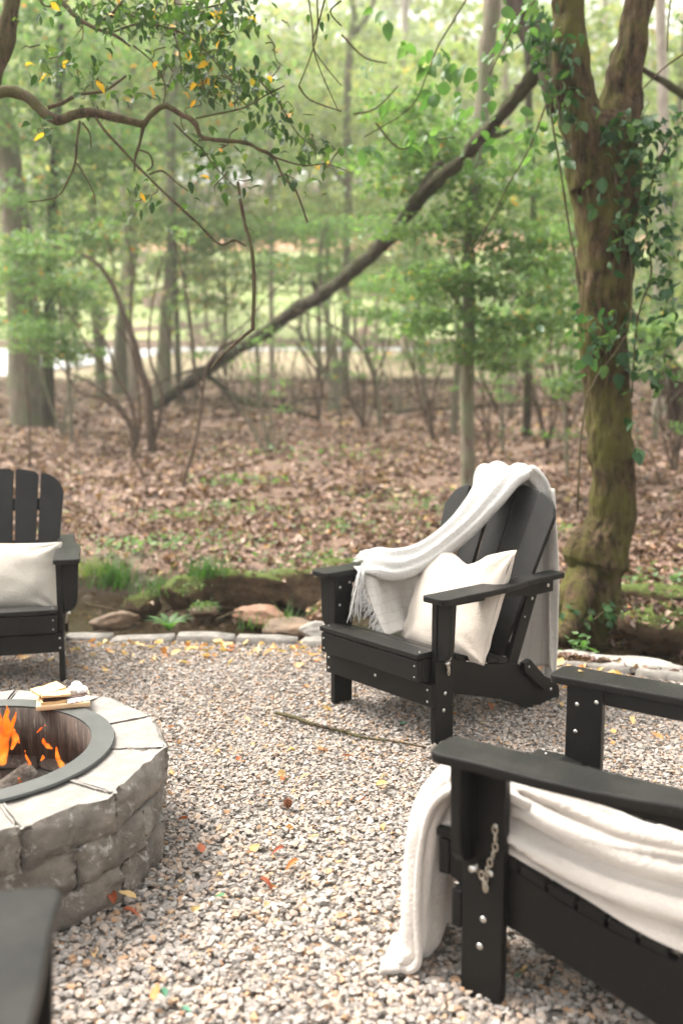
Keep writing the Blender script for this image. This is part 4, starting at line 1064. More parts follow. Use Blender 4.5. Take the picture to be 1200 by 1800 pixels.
for a in ((1100, 230, 45, 40, 24, 1), (1075, 290, 45, 30, 14, 2), (1150, 215, 40, 40, 16, 3), (1010, 90, 28, 40, 10, 4), (1010, 180, 18, 45, 10, 5), (1120, 400, 55, 60, 34, 6), (1140, 330, 40, 50, 22, 7), (1060, 555, 60, 30, 26, 8), (1040, 620, 30, 30, 8, 9), (1140, 660, 40, 30, 10, 10), (950, 60, 35, 45, 18, 11), (1035, 340, 20, 30, 6, 12), (1160, 450, 30, 40, 10, 13), (1110, 760, 20, 60, 8, 14), (985, 250, 25, 60, 14, 15), (1060, 640, 50, 25, 10, 17)):
    sp += cluster(a[0], a[1], a[2], a[3], a[4], YT-.32, YT-.12, .040, .098, a[5])
leaf_parts(vine, vm, sp[:290]); VINE_ZONES = [(1100, 240, 60, 50, 60), (1130, 340, 55, 60, 60), (1120, 430, 55, 60, 60), (1060, 590, 60, 40, 50), (985, 150, 30, 80, 50), (950, 60, 40, 50, 50), (1160, 250, 40, 60, 50), (1140, 640, 50, 60, 50), (1165, 500, 40, 80, 60)]
# ivy at the foot
iv = empty('ivy_patch', P(1010, 1100, -.02)); tag(iv, 'low dark green ivy at the foot of the big forked tree', 'ivy')
leaf_parts(iv, vm, cluster(1000, 1085, 40, 26, 46, 5.35, 5.6, .04, .065, 31)+cluster(1060, 1075, 34, 22, 20, 5.3, 5.6, .04, .06, 32))
V, F = merge([tube_data([P(1010, 1120, -.1)-iv.location, P(1000+20*i, 1075, .05)-iv.location], [.004, .003], 5, 2) for i in range(-1, 4)]); pymesh('ivy_stem', V, F, MAT['bark_branch'], iv, True)

# ------------------------------------------------------------------ leaning dead trunk and other trunks
def tree(name, label, pl, m, crown=None, group=None, seg=12, rough=.1, cat='tree', limbs=(), wood='trunk', ridge=None, wscale=1.0, snap=True):
    """pl: (px, py, Y, width px)"""
    pts = [at(a, b, Y) for a, b, Y, w in pl]; base = pts[0].copy(); base.z = hgt(base.x, base.y)
    root = empty(name, base); tag(root, label, cat, group)
    if snap: pts[0] = Vector((pts[0].x, pts[0].y, base.z-.1))
    pl = [(a, b, Y, w*wscale) for a, b, Y, w in pl]
    parts = [tube_data([p-base for p in pts], [pxr(w, Y) for a, b, Y, w in pl], seg*2, 8, rough*1.3, pl[0][0]*.1, ridge=ridge if ridge else .012 if max(pxr(w, Y) for a, b, Y, w in pl) > .06 else 0.0)]
    pymesh(wood, *parts[0], m, root, True)
    for L_ in limbs:
        lp = [at(a, b, Y)-base for a, b, Y, w in L_]; pymesh('limb', *tube_data(lp, [pxr(w, Y) for a, b, Y, w in L_], 7, 4, .1, L_[0][0]), m, root, True)
    if crown:
        blobs, n, size, mk, seed = crown
        bb = [(b[0]-base.x, b[1]-base.y, b[2]-base.z, b[3], b[4], b[5]) for b in blobs]
        me = crown_mesh('crown', bb, int(n*1.9), size, fol_protos6 if size < .09 else fol_protos, seed); link('crown', me, MAT[mk], root, True)
    return root
def blob(px, py, Y, rx, ry):   # pixel radii -> world blob
    c = at(px, py, Y); k = Y/FPX; return (c.x, c.y, c.z, rx*k, max(rx*k*.8, .6), ry*k)

tree('leaning_dead_tree', 'dark dead trunk leaning up to the right from the sapling clump to the big tree', [(258, 726, 24, 22), (300, 695, 23, 27), (360, 652, 21.5, 28), (430, 606, 20, 28), (470, 583, 19, 28), (520, 544, 18, 31), (555, 524, 17, 27), (600, 492, 15, 31), (680, 420, 12, 32), (740, 345, 10.1, 32), (800, 290, 9.4, 30), (870, 215, 8.9, 30), (930, 140, 8.6, 31), (965, 80, 8.4, 31), (990, 20, 8.3, 30)], MAT['bark_dark'], ridge=.034, wscale=.72, rough=.2,
     limbs=[[(735, 350, 10.1, 26), (765, 300, 9.9, 22), (775, 285, 9.8, 8)], [(360, 655, 21.4, 11), (420, 700, 21, 8), (480, 712, 20.8, 6), (560, 735, 20.6, 4)], [(390, 640, 21, 9), (340, 650, 21, 6), (290, 668, 21, 4), (240, 700, 21, 3)], [(560, 520, 17, 12), (552, 500, 17, 9), (549, 492, 17, 5)], [(850, 240, 9, 12), (880, 236, 8.9, 9), (900, 226, 8.9, 4)]])
# bigger trunks, left
fcr = lambda bl_, n, s, mk, sd_: (bl_, n, s, mk, sd_)
tree('forest_tree', 'thick grey trunk at the far left, left one of the close pair', [(48, 760, 20, 60), (42, 640, 20, 54), (38, 500, 20, 52), (28, 380, 20, 46), (12, 260, 20, 40), (-10, 120, 20, 38), (-30, -100, 20, 32)], MAT['bark_grey'],
     fcr([blob(40, 480, 19.0, 95, 45), blob(30, 570, 18.6, 80, 40), blob(90, 430, 18.6, 90, 30), blob(60, 330, 19, 110, 45), blob(130, 250, 19, 120, 50), blob(20, 180, 19, 110, 60), blob(120, 90, 19, 130, 70), blob(40, 0, 19, 120, 60)], 3800, .125, 'fol_mid', 1))
tree('forest_tree', 'slimmer dark trunk standing right against the thick one at the far left', [(85, 752, 19.5, 24), (84, 640, 19.5, 22), (88, 480, 19.5, 20), (95, 300, 19.5, 16), (104, 150, 19.5, 14), (110, -60, 19.5, 10)], MAT['bark_dark'],
     fcr([blob(130, 540, 19, 70, 40), blob(150, 410, 19, 90, 40), blob(170, 290, 19, 90, 60)], 1300, .115, 'fol_mid', 2))
tree('forest_tree', 'slim grey trunk behind the left saplings, in front of the pale road', [(178, 662, 30, 18), (170, 560, 30, 17), (160, 430, 30, 16), (165, 250, 30, 14), (160, 60, 30, 12), (158, -80, 30, 10)], MAT['bark_grey'],
     fcr([blob(180, 330, 30, 120, 70), blob(240, 170, 30, 130, 80), blob(120, 120, 30, 120, 90), blob(190, 20, 30, 140, 70)], 2400, .17, 'fol_far', 3))
tree('forest_tree', 'broad pale-based trunk beside the road, between the slim trunk and the buttressed one', [(213, 668, 31, 40), (215, 610, 31, 30), (222, 520, 31, 26), (230, 420, 31, 22), (228, 250, 31, 20), (235, 50, 31, 17), (236, -80, 31, 14)], MAT['bark_grey'],
     fcr([blob(260, 330, 31, 110, 60), blob(330, 210, 31, 130, 80), blob(300, 60, 31, 140, 80)], 2000, .17, 'fol_far', 4))
tree('forest_tree', 'brown trunk with a flared foot just left of the base of the leaning trunk', [(284, 684, 27, 38), (288, 640, 27, 26), (292, 560, 27, 22), (300, 460, 27, 20), (303, 380, 27, 16), (300, 250, 27, 14), (310, 80, 27, 12), (315, -80, 27, 10)], MAT['bark_grey'],
     fcr([blob(350, 380, 27, 110, 50), blob(400, 280, 27, 130, 60), blob(290, 240, 27, 120, 60), blob(380, 130, 27, 140, 70)], 2400, .15, 'fol_mid', 5))
tree('forest_tree', 'slim trunk rising behind the middle of the leaning trunk', [(607, 700, 30, 20), (606, 640, 30, 16), (610, 480, 30, 15), (612, 330, 30, 13), (610, 190, 30, 13), (616, 60, 30, 12), (622, 20, 30, 12), (600, -80, 30, 9)], MAT['bark_grey'],
     fcr([blob(560, 380, 30, 110, 60), blob(520, 230, 30, 130, 80), blob(640, 260, 30, 110, 70), blob(540, 80, 30, 130, 60)], 2400, .16, 'fol_far', 6), limbs=[[(612, 330, 30, 10), (560, 260, 30, 6), (520, 180, 30, 4)], [(620, 60, 30, 10), (650, 20, 30, 8), (670, -60, 30, 6)]])
tree('forest_tree', 'upright trunk right of centre with leafy branches and a mossy foot', [(822, 880, 10.6, 26), (822, 800, 10.6, 24), (820, 680, 10.6, 24), (824, 560, 10.6, 23), (825, 430, 10.6, 22), (838, 300, 10.6, 24), (850, 150, 10.6, 26), (862, 20, 10.6, 26), (870, -120, 10.6, 24)], MAT['bark_grey'],
     fcr([blob(800, 250, 10.4, 110, 45), blob(700, 300, 10.4, 90, 40), blob(870, 330, 10.4, 110, 45), blob(760, 400, 10.2, 110, 40), blob(900, 430, 10.2, 110, 50), blob(800, 500, 10, 120, 45), blob(900, 560, 10.2, 100, 50), blob(720, 190, 10.4, 80, 30), blob(850, 620, 10.2, 70, 35), blob(740, 570, 10.2, 60, 30)], 4200, .078, 'fol_near', 7), rough=.15,
     limbs=[[(822, 560, 10.6, 8), (780, 500, 10.5, 5), (740, 470, 10.4, 3)], [(825, 430, 10.6, 8), (870, 380, 10.5, 5), (900, 330, 10.4, 3)], [(838, 320, 10.6, 7), (790, 260, 10.5, 5), (740, 230, 10.4, 3)]])
tree('forest_tree', 'thin dark trunk between the leafy upright tree and the big tree', [(926, 735, 17, 16), (928, 640, 17, 14), (930, 520, 17, 13), (938, 380, 17, 12), (930, 200, 17, 12), (925, 0, 17, 10), (925, -80, 17, 8)], MAT['bark_dark'],
     fcr([blob(930, 470, 16.5, 90, 60), blob(960, 350, 16.5, 80, 60), blob(930, 610, 16.5, 70, 40), blob(900, 250, 16.5, 90, 50)], 1800, .09, 'fol_near', 8))
tree('forest_tree', 'short brown trunk standing left of the upright leafy tree', [(797, 755, 18, 16), (800, 700, 18, 12), (806, 600, 18, 10), (800, 500, 18, 8), (790, 420, 18, 5)], MAT['bark_grey'], fcr([blob(790, 520, 18, 70, 60), blob(760, 620, 18, 50, 40)], 900, .09, 'fol_near', 9))
tree('forest_tree', 'pale straight trunk high behind the centre right', [(712, 640, 44, 15), (712, 400, 44, 14), (710, 200, 44, 13), (712, 0, 44, 12), (712, -60, 44, 12)], MAT['bark_pale'], fcr([blob(700, 330, 44, 130, 70), blob(760, 480, 44, 120, 50), blob(650, 120, 44, 100, 60)], 1400, .24, 'fol_far', 10))
tree('forest_tree', 'trunk hugging the far side of the leafy screen, right of the big tree', [(1160, 700, 22, 22), (1158, 500, 22, 20), (1165, 250, 22, 18), (1160, 0, 22, 16), (1160, -60, 22, 14)], MAT['bark_pale'],
     fcr([blob(1150, 560, 20, 80, 70), blob(1170, 430, 20, 60, 80), blob(1160, 300, 20, 60, 60), blob(1120, 640, 20, 60, 30)], 2200, .10, 'fol_near', 11))
tree('forest_tree', 'pale thin trunk far back between the forked stems of the big tree', [(1062, 520, 46, 12), (1060, 300, 46, 12), (1063, 100, 46, 11), (1063, -60, 46, 10)], MAT['bark_pale'], fcr([blob(1000, 360, 46, 130, 60), blob(1120, 480, 46, 130, 60)], 900, .25, 'fol_far', 12))
tree('forest_tree', 'clump of thin grey stems behind the leaning trunk, right one of two stems', [(585, 690, 24, 20), (590, 640, 24, 14), (575, 560, 24, 9), (560, 470, 24, 8), (575, 380, 24, 6)], MAT['bark_grey'], fcr([blob(520, 470, 24, 90, 35), blob(580, 400, 24, 90, 40)], 900, .12, 'fol_mid', 13),
     limbs=[[(585, 680, 24, 9), (560, 640, 24, 8), (530, 590, 24, 6), (505, 570, 24, 4)], [(588, 660, 24, 8), (620, 600, 24, 6), (625, 520, 24, 5)], [(583, 670, 24, 8), (545, 600, 24, 6), (540, 520, 24, 5)]], cat='tree')
tree('leaning_log', 'dark reddish dead trunk leaning behind the big tree at the right edge', [(1218, 765, 19, 64), (1188, 680, 18, 52), (1150, 610, 17, 36), (1112, 560, 16, 22), (1085, 520, 15.5, 12)], bark('reddish_dead_bark', (.020, .011, .008), (.08, .042, .027), None, 3), None, cat='dead tree', limbs=[[(1188, 680, 18, 20), (1215, 640, 17.6, 14), (1240, 600, 17, 8)]])
tree('tree_branch_right', 'crooked bare branch entering at the upper right edge beside the big tree', [(1420, 260, 8, 18), (1300, 215, 8, 17), (1240, 185, 8, 16), (1200, 165, 8, 14), (1165, 142, 8, 12), (1135, 125, 8, 9), (1105, 100, 7.9, 5)], MAT['bark_dark'], None, cat='branch', wood='limb', snap=False)
bpy.data.objects['tree_branch_right'].name = 'bare_branch'
# more foliage screens: understory saplings with real stems
und = [
 (660, 716, 19, 'sapling leaning in the gap below the leaning trunk', [(668, 720), (660, 660), (640, 600), (650, 540)], [blob(690, 560, 18.5, 60, 40), blob(650, 520, 18.5, 60, 40), blob(720, 500, 18, 70, 40)], 1000),
 (885, 745, 15, 'leafy sapling close left of the thin dark trunk', [(884, 750), (880, 690), (870, 620), (880, 560)], [blob(880, 620, 14.8, 50, 50), blob(860, 560, 14.8, 50, 30)], 900),
 (1000, 760, 12, 'low leafy sapling growing close behind the big tree', [(1000, 775), (990, 700), (980, 620), (985, 520), (970, 400)], [blob(970, 560, 11.6, 60, 60), blob(960, 450, 11.6, 60, 60), blob(985, 660, 11.6, 40, 40), blob(1150, 600, 11.6, 50, 50)], 1500),
 (450, 655, 26, 'small sapling in front of the road, right of the leaning trunk foot', [(455, 660), (452, 600), (448, 540), (452, 460)], [blob(450, 470, 26, 80, 35), blob(470, 400, 26, 90, 35)], 800),
 (760, 640, 28, 'pale green sapling behind the gap at centre right', [(745, 690), (745, 600), (752, 500), (748, 400)], [blob(740, 480, 27, 90, 40), blob(700, 400, 27, 90, 50)], 1000),
 (350, 640, 28, 'arched sapling behind the drooping twigs at left centre', [(345, 690), (338, 600), (325, 500), (330, 400)], [blob(340, 470, 27.5, 90, 40), blob(380, 420, 27.5, 80, 30)], 900),
 (120, 700, 16, 'bright green bush screening the left trunks', [(125, 745), (120, 660), (110, 580), (100, 500)], [blob(80, 590, 15.5, 80, 32), blob(110, 500, 15.5, 80, 30), blob(50, 440, 15.5, 70, 30), blob(130, 620, 15.5, 50, 20)], 2000),
]
for i, (_, _, Y, lb, pl, bl_, n) in enumerate(und):
    tree('sapling', lb, [(a, b, Y, 8-5*k/len(pl)) for k, (a, b) in enumerate(pl)], MAT['bark_grey'], (bl_, n, .075 if Y < 20 else .12, 'fol_near' if Y < 17 else 'fol_mid', 60+i), cat='sapling', wood='stem', seg=7)
# woods in the middle distance: individual trees beyond the road
rs = random.Random(5); spots = []
for i in range(44):
    Y = rs.uniform(48, 72) if i % 2 else rs.uniform(24, 42); px = -120+1440*((i*.618) % 1); spots.append((px, Y))
lean_l = [random.Random(900+i).uniform(-.9, .9) for i in range(len(spots))]
for i, (px, Y) in enumerate(spots):
    x_ = (px-600)/FPX*Y; z0 = hgt(x_, Y); s_ = Y/FPX; hh = rs.uniform(12, 18)
    root = empty('slender_tree', (x_, Y, z0)); zone = ('at the far left edge', 'above the left chair', 'left of the leaning tree foot', 'behind the leaning tree foot', 'behind the leaning tree middle', 'left of the leafy upright tree', 'behind the leafy upright tree', 'just left of the big tree', 'behind the big tree', 'right of the big tree')[min(9, max(0, int((px+60)//126)))]
    tag(root, 'blurred slender %s tree %s, %s%s' % ('pale-barked' if i % 3 == 0 else 'grey-barked', 'beyond the road' if Y > 45 else 'before the road', zone, ', leaning left' if lean_l[i] < -.3 else ', leaning right' if lean_l[i] > .3 else ', upright'), 'tree', 'out-of-focus background trees')
    lean = lean_l[i]; tr_ = [Vector((0, 0, -.3)), Vector((lean*.2, 0, hh*.3)), Vector((lean*.6, .2, hh*.6)), Vector((lean, 0, hh))]
    pymesh('trunk', *tube_data(tr_, [.11, .09, .07, .03], 7, 3, .1, i), MAT['bark_pale' if i % 3 == 0 else 'bark_grey'], root, True)
    bl_ = []
    for k in range(9):
        z_ = hh*rs.uniform(.16, 1.0); bl_.append((lean*z_/hh+rs.uniform(-2.2, 2.2), rs.uniform(-1.5, 1.5), z_, rs.uniform(1.3, 2.4), rs.uniform(1.2, 2), rs.uniform(.6, 1.3)))
    link('crown', crown_mesh('crown', bl_, 2600, .30 if Y > 45 else .22, fol_protos, 100+i), MAT['fol_far'], root, True)
# far woods on the hill (one mass)
bl_ = []
for i in range(230):
    Y = rs.uniform(88, 135); x_ = rs.uniform(-.62, .62)*Y; z0 = hgt(x_, Y); hh = rs.uniform(12, 26)
    for k in range(5): bl_.append((x_+rs.uniform(-3, 3), Y, z0+hh*rs.uniform(.25, 1), rs.uniform(2.2, 4), 2.5, rs.uniform(1.4, 3)))
link_o = link('far_woods', crown_mesh('far_woods', bl_, 120000, .75, fol_protos, 77), MAT['fol_far'], None, True); tag(link_o, 'washed-out pale green woods covering the hill far behind', 'woods', kind='stuff')
tk = []
for i in range(110):
    Y = rs.uniform(82, 120); x_ = rs.uniform(-.55, .55)*Y; z0 = hgt(x_, Y)
    tk.append(tube_data([Vector((x_, Y, z0-.5)), Vector((x_+rs.uniform(-.6, .6), Y, z0+9)), Vector((x_+rs.uniform(-1, 1), Y, z0+20))], [.22, .17, .08], 5, 2))
V, F = merge(tk); tag(pymesh('far_woods_trunks', V, F, MAT['bark_pale'], None, True), 'pale trunks of the far woods on the hill', 'woods', kind='stuff')

# ------------------------------------------------------------------ shrub stems in the middle left
def stems(name, label, lst, m, leaves=None, cat='shrub'):
    base = at(*lst[0][0][:3]); base.z = hgt(base.x, base.y); root = empty(name, base); tag(root, label, cat)
    for L_ in lst:
        lp = [at(a, b, Y)-base for a, b, Y, w in L_]; pymesh('stem', *tube_data(lp, [pxr(w*.74, Y) for a, b, Y, w in L_], 7, 4, .12, L_[0][0]), m, root, True)
    if leaves:
        bl_, n, s_, mk, sd_ = leaves; bb = [(b[0]-base.x, b[1]-base.y, b[2]-base.z, b[3], b[4], b[5]) for b in bl_]
        link('foliage', crown_mesh('foliage', bb, n, s_, fol_protos6, sd_), MAT[mk], root, True)
def sty(pl, Y, w0, w1): n = len(pl)-1; return [(a, b, Y, w0+(w1-w0)*i/n) for i, (a, b) in enumerate(pl)]
stems('bare_shrub', 'many-stemmed bare shrub left of the foot of the leaning trunk', [
  sty([(236, 795), (232, 760), (215, 720), (185, 690), (150, 668), (120, 655)], 14, 15, 4), sty([(236, 790), (238, 750), (228, 700), (205, 660), (190, 610), (170, 580)], 14, 12, 4),
  sty([(238, 780), (222, 735), (180, 700), (140, 690), (105, 640), (70, 615)], 14, 9, 3), sty([(240, 785), (246, 740), (240, 660), (225, 600), (200, 570)], 14, 9, 3), sty([(205, 660), (160, 620), (135, 570), (110, 540)], 14, 5, 2)], MAT['bark_twig'])
stems('bare_shrub', 'taller arching shrub whose stem bends over to the left above the bare shrub', [
  sty([(268, 796), (264, 740), (262, 690), (248, 650), (236, 600), (216, 548), (200, 505), (176, 468), (140, 445), (85, 430)], 14.5, 24, 5), sty([(262, 700), (240, 640), (230, 560), (232, 470), (220, 400)], 14.5, 9, 4),
  sty([(270, 780), (285, 700), (262, 620), (270, 520), (290, 440)], 14.5, 10, 3), sty([(200, 505), (195, 440), (160, 380)], 14.5, 4, 2)], MAT['bark_twig'], ([blob(110, 440, 14.2, 60, 22), blob(180, 400, 14.2, 60, 20)], 260, .07, 'fol_near', 41))
stems('thin_sapling', 'thin curved bare sapling rising from the leaf litter to the leaning trunk', [
  sty([(322, 886), (325, 840), (345, 770), (356, 690), (362, 650), (385, 615), (430, 590)], 10.5, 9, 6), sty([(356, 690), (340, 640), (335, 560), (318, 470), (300, 400)], 10.5, 6, 3), sty([(362, 650), (395, 600), (440, 560), (470, 520), (520, 480)], 10.5, 4, 2)], MAT['bark_twig'], ([blob(320, 420, 10.5, 60, 18)], 60, .05, 'fol_near', 42), cat='sapling')
stems('thin_sapling', 'short thin twig sticking out of the litter left of the curved sapling', [sty([(262, 892), (256, 850), (235, 800), (225, 770)], 10.3, 6, 3)], MAT['bark_twig'], cat='sapling')
stems('thin_sapling', 'slim upright stem behind the left chair at the left trunks', [sty([(52, 820), (52, 740), (48, 690), (44, 640)], 13, 6, 3)], MAT['bark_twig'], cat='sapling')
stems('thin_sapling', 'thin twig standing right of the middle chair beside the big tree', [sty([(1160, 850), (1145, 800), (1120, 770), (1128, 700)], 9.5, 5, 2)], MAT['bark_twig'], cat='sapling')
for i, (pl, lb) in enumerate((([(660, 720), (655, 660), (625, 600), (560, 560), (510, 540)], 'bare arching stems beneath the leaning trunk at centre'), ([(520, 600), (560, 660), (568, 700)], 'bare leaning stem under the centre of the leaning trunk'), ([(875, 720), (840, 640), (850, 560), (890, 500)], 'bare stem crossing the leafy screen right of centre'), ([(1000, 720), (960, 650), (975, 560), (960, 470)], 'bare crooked stem just left of the big tree'))):
    stems('thin_sapling', lb, [sty(pl, 13+i, 7, 3), sty([(pl[1][0]+3, pl[1][1]), (pl[1][0]+30, pl[1][1]-60), (pl[1][0]+25, pl[1][1]-130)], 13+i, 4, 2)], MAT['bark_twig'], cat='sapling')
rs = random.Random(404)
for k, (px0, py0, Y) in enumerate(((110, 735, 18), (330, 700, 22), (420, 690, 24), (470, 760, 14.5), (560, 700, 21), (640, 712, 19), (700, 700, 22), (760, 735, 17), (860, 770, 14), (900, 705, 22), (960, 745, 15), (1000, 712, 20), (1150, 730, 16), (1185, 800, 12), (390, 670, 28), (520, 672, 28))):
    base_ = at(px0, py0, Y); L_ = []
    gz = hgt(base_.x, Y); c_, s_n = math.cos(PITCH), math.sin(PITCH)
    zz = gz-CAMH; py0 = 900-FPX*(Y*s_n+zz*c_)/(Y*c_-zz*s_n)
    for q in range(rs.randint(4, 7)):
        dx = rs.uniform(-70, 70); hh = rs.uniform(90, 260)*(16/Y)**.4; b_ = rs.uniform(-18, 18)
        pl = [(px0+rs.uniform(-4, 4), py0), (px0+dx*.25+b_, py0-hh*.35), (px0+dx*.6+b_*.5, py0-hh*.7), (px0+dx, py0-hh)]
        L_.append(sty(pl, Y, rs.uniform(4, 7)*16/Y, 1.8))
        if q % 2: L_.append(sty([pl[1], (pl[1][0]+rs.uniform(-40, 40), pl[1][1]-hh*.3), (pl[1][0]+rs.uniform(-60, 60), pl[1][1]-hh*.5)], Y, 3.2*16/Y, 1.4))
    stems('bare_shrub', 'thin multi-stemmed bare shrub standing '+('right beside the far left trunks', 'behind the foot of the leaning tree', 'just right of the leaning tree foot', 'in the open litter at left centre', 'under the middle of the leaning tree', 'right of centre in front of the verge', 'far back right of centre', 'left of the leafy upright tree', 'right in front of the thin dark trunk', 'far back behind the thin dark trunk', 'left of the big tree in the litter', 'far back left of the big tree', 'behind the big tree to its right', 'at the right edge near the leaning reddish log', 'by the road behind the leaning tree foot', 'by the road at the centre')[k], L_, MAT['bark_twig' if k % 3 else 'bark_grey'], ([blob(px0, py0-190, Y, 70, 60), blob(px0+20, py0-110, Y, 50, 40)], 340, .055 if Y < 18 else .085, 'fol_mid', 300+k), cat='shrub')
    bpy.data.objects[[o.name for o in bpy.data.objects if o.name.startswith('bare_shrub')][-1]]['group'] = 'thin bare shrubs under the trees'
stems('fallen_branch', 'fallen branch lying on the litter behind the leaning trunk at centre', [sty([(395, 690), (440, 712), (500, 715), (560, 738)], 16, 9, 6), sty([(500, 715), (540, 700), (590, 702)], 16, 5, 3)], MAT['bark_dark'], cat='branch')
stems('fallen_branch', 'long thin fallen branch on the litter at the right, left of the big tree', [sty([(700, 722), (780, 718), (900, 712), (1010, 715)], 19, 6, 4)], MAT['bark_dark'], cat='branch')
stems('fallen_branch', 'grey twigs lying across the stream left of the orange slab', [sty([(300, 1068), (350, 1062), (420, 1072), (470, 1085)], 6.2, 7, 3), sty([(290, 1075), (330, 1050), (350, 1035)], 6.2, 8, 4), sty([(150, 1062), (190, 1070), (215, 1075)], 6.0, 7, 4), sty([(380, 1090), (420, 1075), (470, 1080), (500, 1100)], 5.9, 6, 3)], MAT['bark_branch'], cat='branch')

# ------------------------------------------------------------------ foreground branch, top left
br = empty('overhanging_branch', at(0, 170, 4.6)); tag(br, 'gnarled leafy branch reaching in from the upper left corner over the scene', 'tree branch')
BL = br.location.copy(); tw = []
def bp(pl, Y0, Y1, w0, w1, nm='twig', rough=.34):
    n = len(pl)-1; pts = [at(a, b, Y0+(Y1-Y0)*i/n)-BL for i, (a, b) in enumerate(pl)]; rad = [pxr(w0+(w1-w0)*i/n, Y0) for i in range(n+1)]
    o = pymesh(nm, *tube_data(pts, rad, 10, 7, rough, pl[0][0]), MAT['bark_branch'], br, True)
    tw.append([(a, b, Y0+(Y1-Y0)*i/n) for i, (a, b) in enumerate(pl)])
bp([(-60, 150), (-20, 162), (20, 160), (50, 172), (80, 200), (105, 210), (135, 200), (165, 198), (200, 205), (252, 218)], 4.6, 4.5, 22, 13, 'limb', .18)
bp([(252, 218), (272, 195), (292, 186), (318, 200), (342, 214), (352, 238), (375, 245), (430, 250), (455, 262), (480, 275), (498, 310), (520, 335), (540, 390)], 4.5, 4.3, 11, 3, 'limb')
bp([(85, 188), (110, 180), (140, 165), (180, 160), (205, 145), (222, 132)], 4.55, 4.5, 8, 3)
bp([(252, 220), (246, 250), (238, 275), (236, 300)], 4.5, 4.5, 6, 3)
bp([(168, 205), (185, 230), (215, 262), (245, 295), (275, 325), (310, 358), (345, 390), (385, 428), (412, 422), (432, 432)], 4.5, 4.4, 4.5, 4)
bp([(262, 306), (285, 300), (310, 320), (330, 335)], 4.45, 4.4, 4, 2)
bp([(240, 262), (262, 270), (268, 290), (258, 300)], 4.5, 4.45, 3.5, 2.5)
bp([(418, 318), (424, 360), (432, 400), (442, 435), (446, 500), (444, 580)], 4.4, 4.4, 5, 7)
bp([(444, 578), (420, 598), (385, 630), (370, 650)], 4.4, 4.5, 6, 3)
bp([(140, 212), (135, 250), (132, 285), (120, 315), (100, 345), (50, 355)], 4.5, 4.5, 5, 2)
bp([(145, 215), (158, 235), (160, 260)], 4.5, 4.5, 4, 2)
bp([(135, 285), (150, 310), (165, 340), (168, 360)], 4.5, 4.5, 3, 1.5)
bp([(305, 215), (330, 240), (355, 262), (372, 285), (395, 310), (415, 330)], 4.45, 4.4, 3, 2.5)
bp([(345, 207), (380, 200), (430, 188), (470, 165), (500, 150)], 4.5, 4.3, 4, 2)
bp([(480, 275), (530, 290), (575, 288), (620, 305)], 4.3, 4.3, 3, 1.5)
bp([(90, -20), (130, 25), (165, 48), (200, 60), (228, 80)], 4.6, 4.5, 9, 4, 'limb')
bp([(165, 48), (200, 20), (230, -20)], 4.6, 4.5, 6, 4); bp([(200, 55), (250, 40), (300, 50), (340, 70), (380, 110), (410, 150)], 4.5, 4.4, 4, 2)
bp([(290, -20), (300, 40), (315, 90), (320, 150)], 4.5, 4.4, 3.5, 2); bp([(400, -20), (390, 30), (360, 70), (350, 120), (370, 180)], 4.5, 4.4, 3.5, 2)
bp([(235, 80), (270, 110), (290, 150), (286, 186)], 4.5, 4.5, 3, 2); bp([(455, 140), (490, 180), (520, 230), (555, 262)], 4.35, 4.3, 3, 1.5)
bp([(170, -20), (240, 30), (330, 20), (450, -10)], 4.6, 4.5, 4, 3); bp([(60, -20), (80, 10), (120, 0)], 4.6, 4.6, 4, 3)
brm = mk_leaves('leaf', MAT['branch_leaf'], ((.2, .3, .24), (.35, .15, .27), (-.05, .4, .22)))
rs = random.Random(12); sp = []
zones = [(300, 30, 140, 40, 62), (350, 100, 60, 45, 40), (200, 20, 120, 25, 30), (400, 20, 60, 40, 26), (370, 150, 60, 30, 26), (95, 120, 40, 25, 14), (165, 140, 25, 50, 8), (440, 150, 50, 35, 22), (470, 200, 40, 40, 14), (230, 165, 60, 30, 8), (360, 265, 40, 40, 8), (540, 260, 40, 40, 14), (400, 320, 60, 40, 8), (250, 345, 40, 30, 5), (500, 300, 60, 40, 8), (75, 230, 20, 20, 3)]
for a in zones:
    for _ in range(a[4]):
        g1, g2 = rs.gauss(0, .55), rs.gauss(0, .55)
        sp.append((at(a[0]+a[2]*g1, a[1]+a[3]*g2, rs.uniform(4.2, 4.65)), rs.uniform(.040, .062), (rs.gauss(.3, .6), rs.gauss(.8, .5), rs.uniform(0, 6.28))))
leaf_parts(br, brm, sp[:299])
def leaf_stuff(parent, zones_, Y0, Y1, s0, s1, mat, seed, name='foliage'):
    rs_ = np.random.default_rng(seed); P_ = []
    for (cx, cy, rx, ry, n) in zones_:
        for _ in range(n):
            p_ = at(cx+rx*.55*rs_.normal(), cy+ry*.55*rs_.normal(), rs_.uniform(Y0, Y1))-parent.location; P_.append(p_[:])
    P_ = np.array(P_); n = len(P_); rot = np.column_stack([rs_.normal(.2, .6, n), rs_.normal(.6, .5, n), rs_.random(n)*6.283])
    o = link(name, scatter(name, [leaf_flat(.35, .35, .27), leaf_flat(-.2, .3, .30), leaf_flat(.6, .5, .24)], P_, rot, s0+(s1-s0)*rs_.random(n)), MAT[mat], parent, True); o['kind'] = 'stuff'
leaf_stuff(br, [(a[0], a[1], a[2], a[3], int(a[4]*2.6)) for a in zones], 4.2, 4.9, .034, .058, 'branch_leaf', 5)
fine = []
rs = random.Random(77)
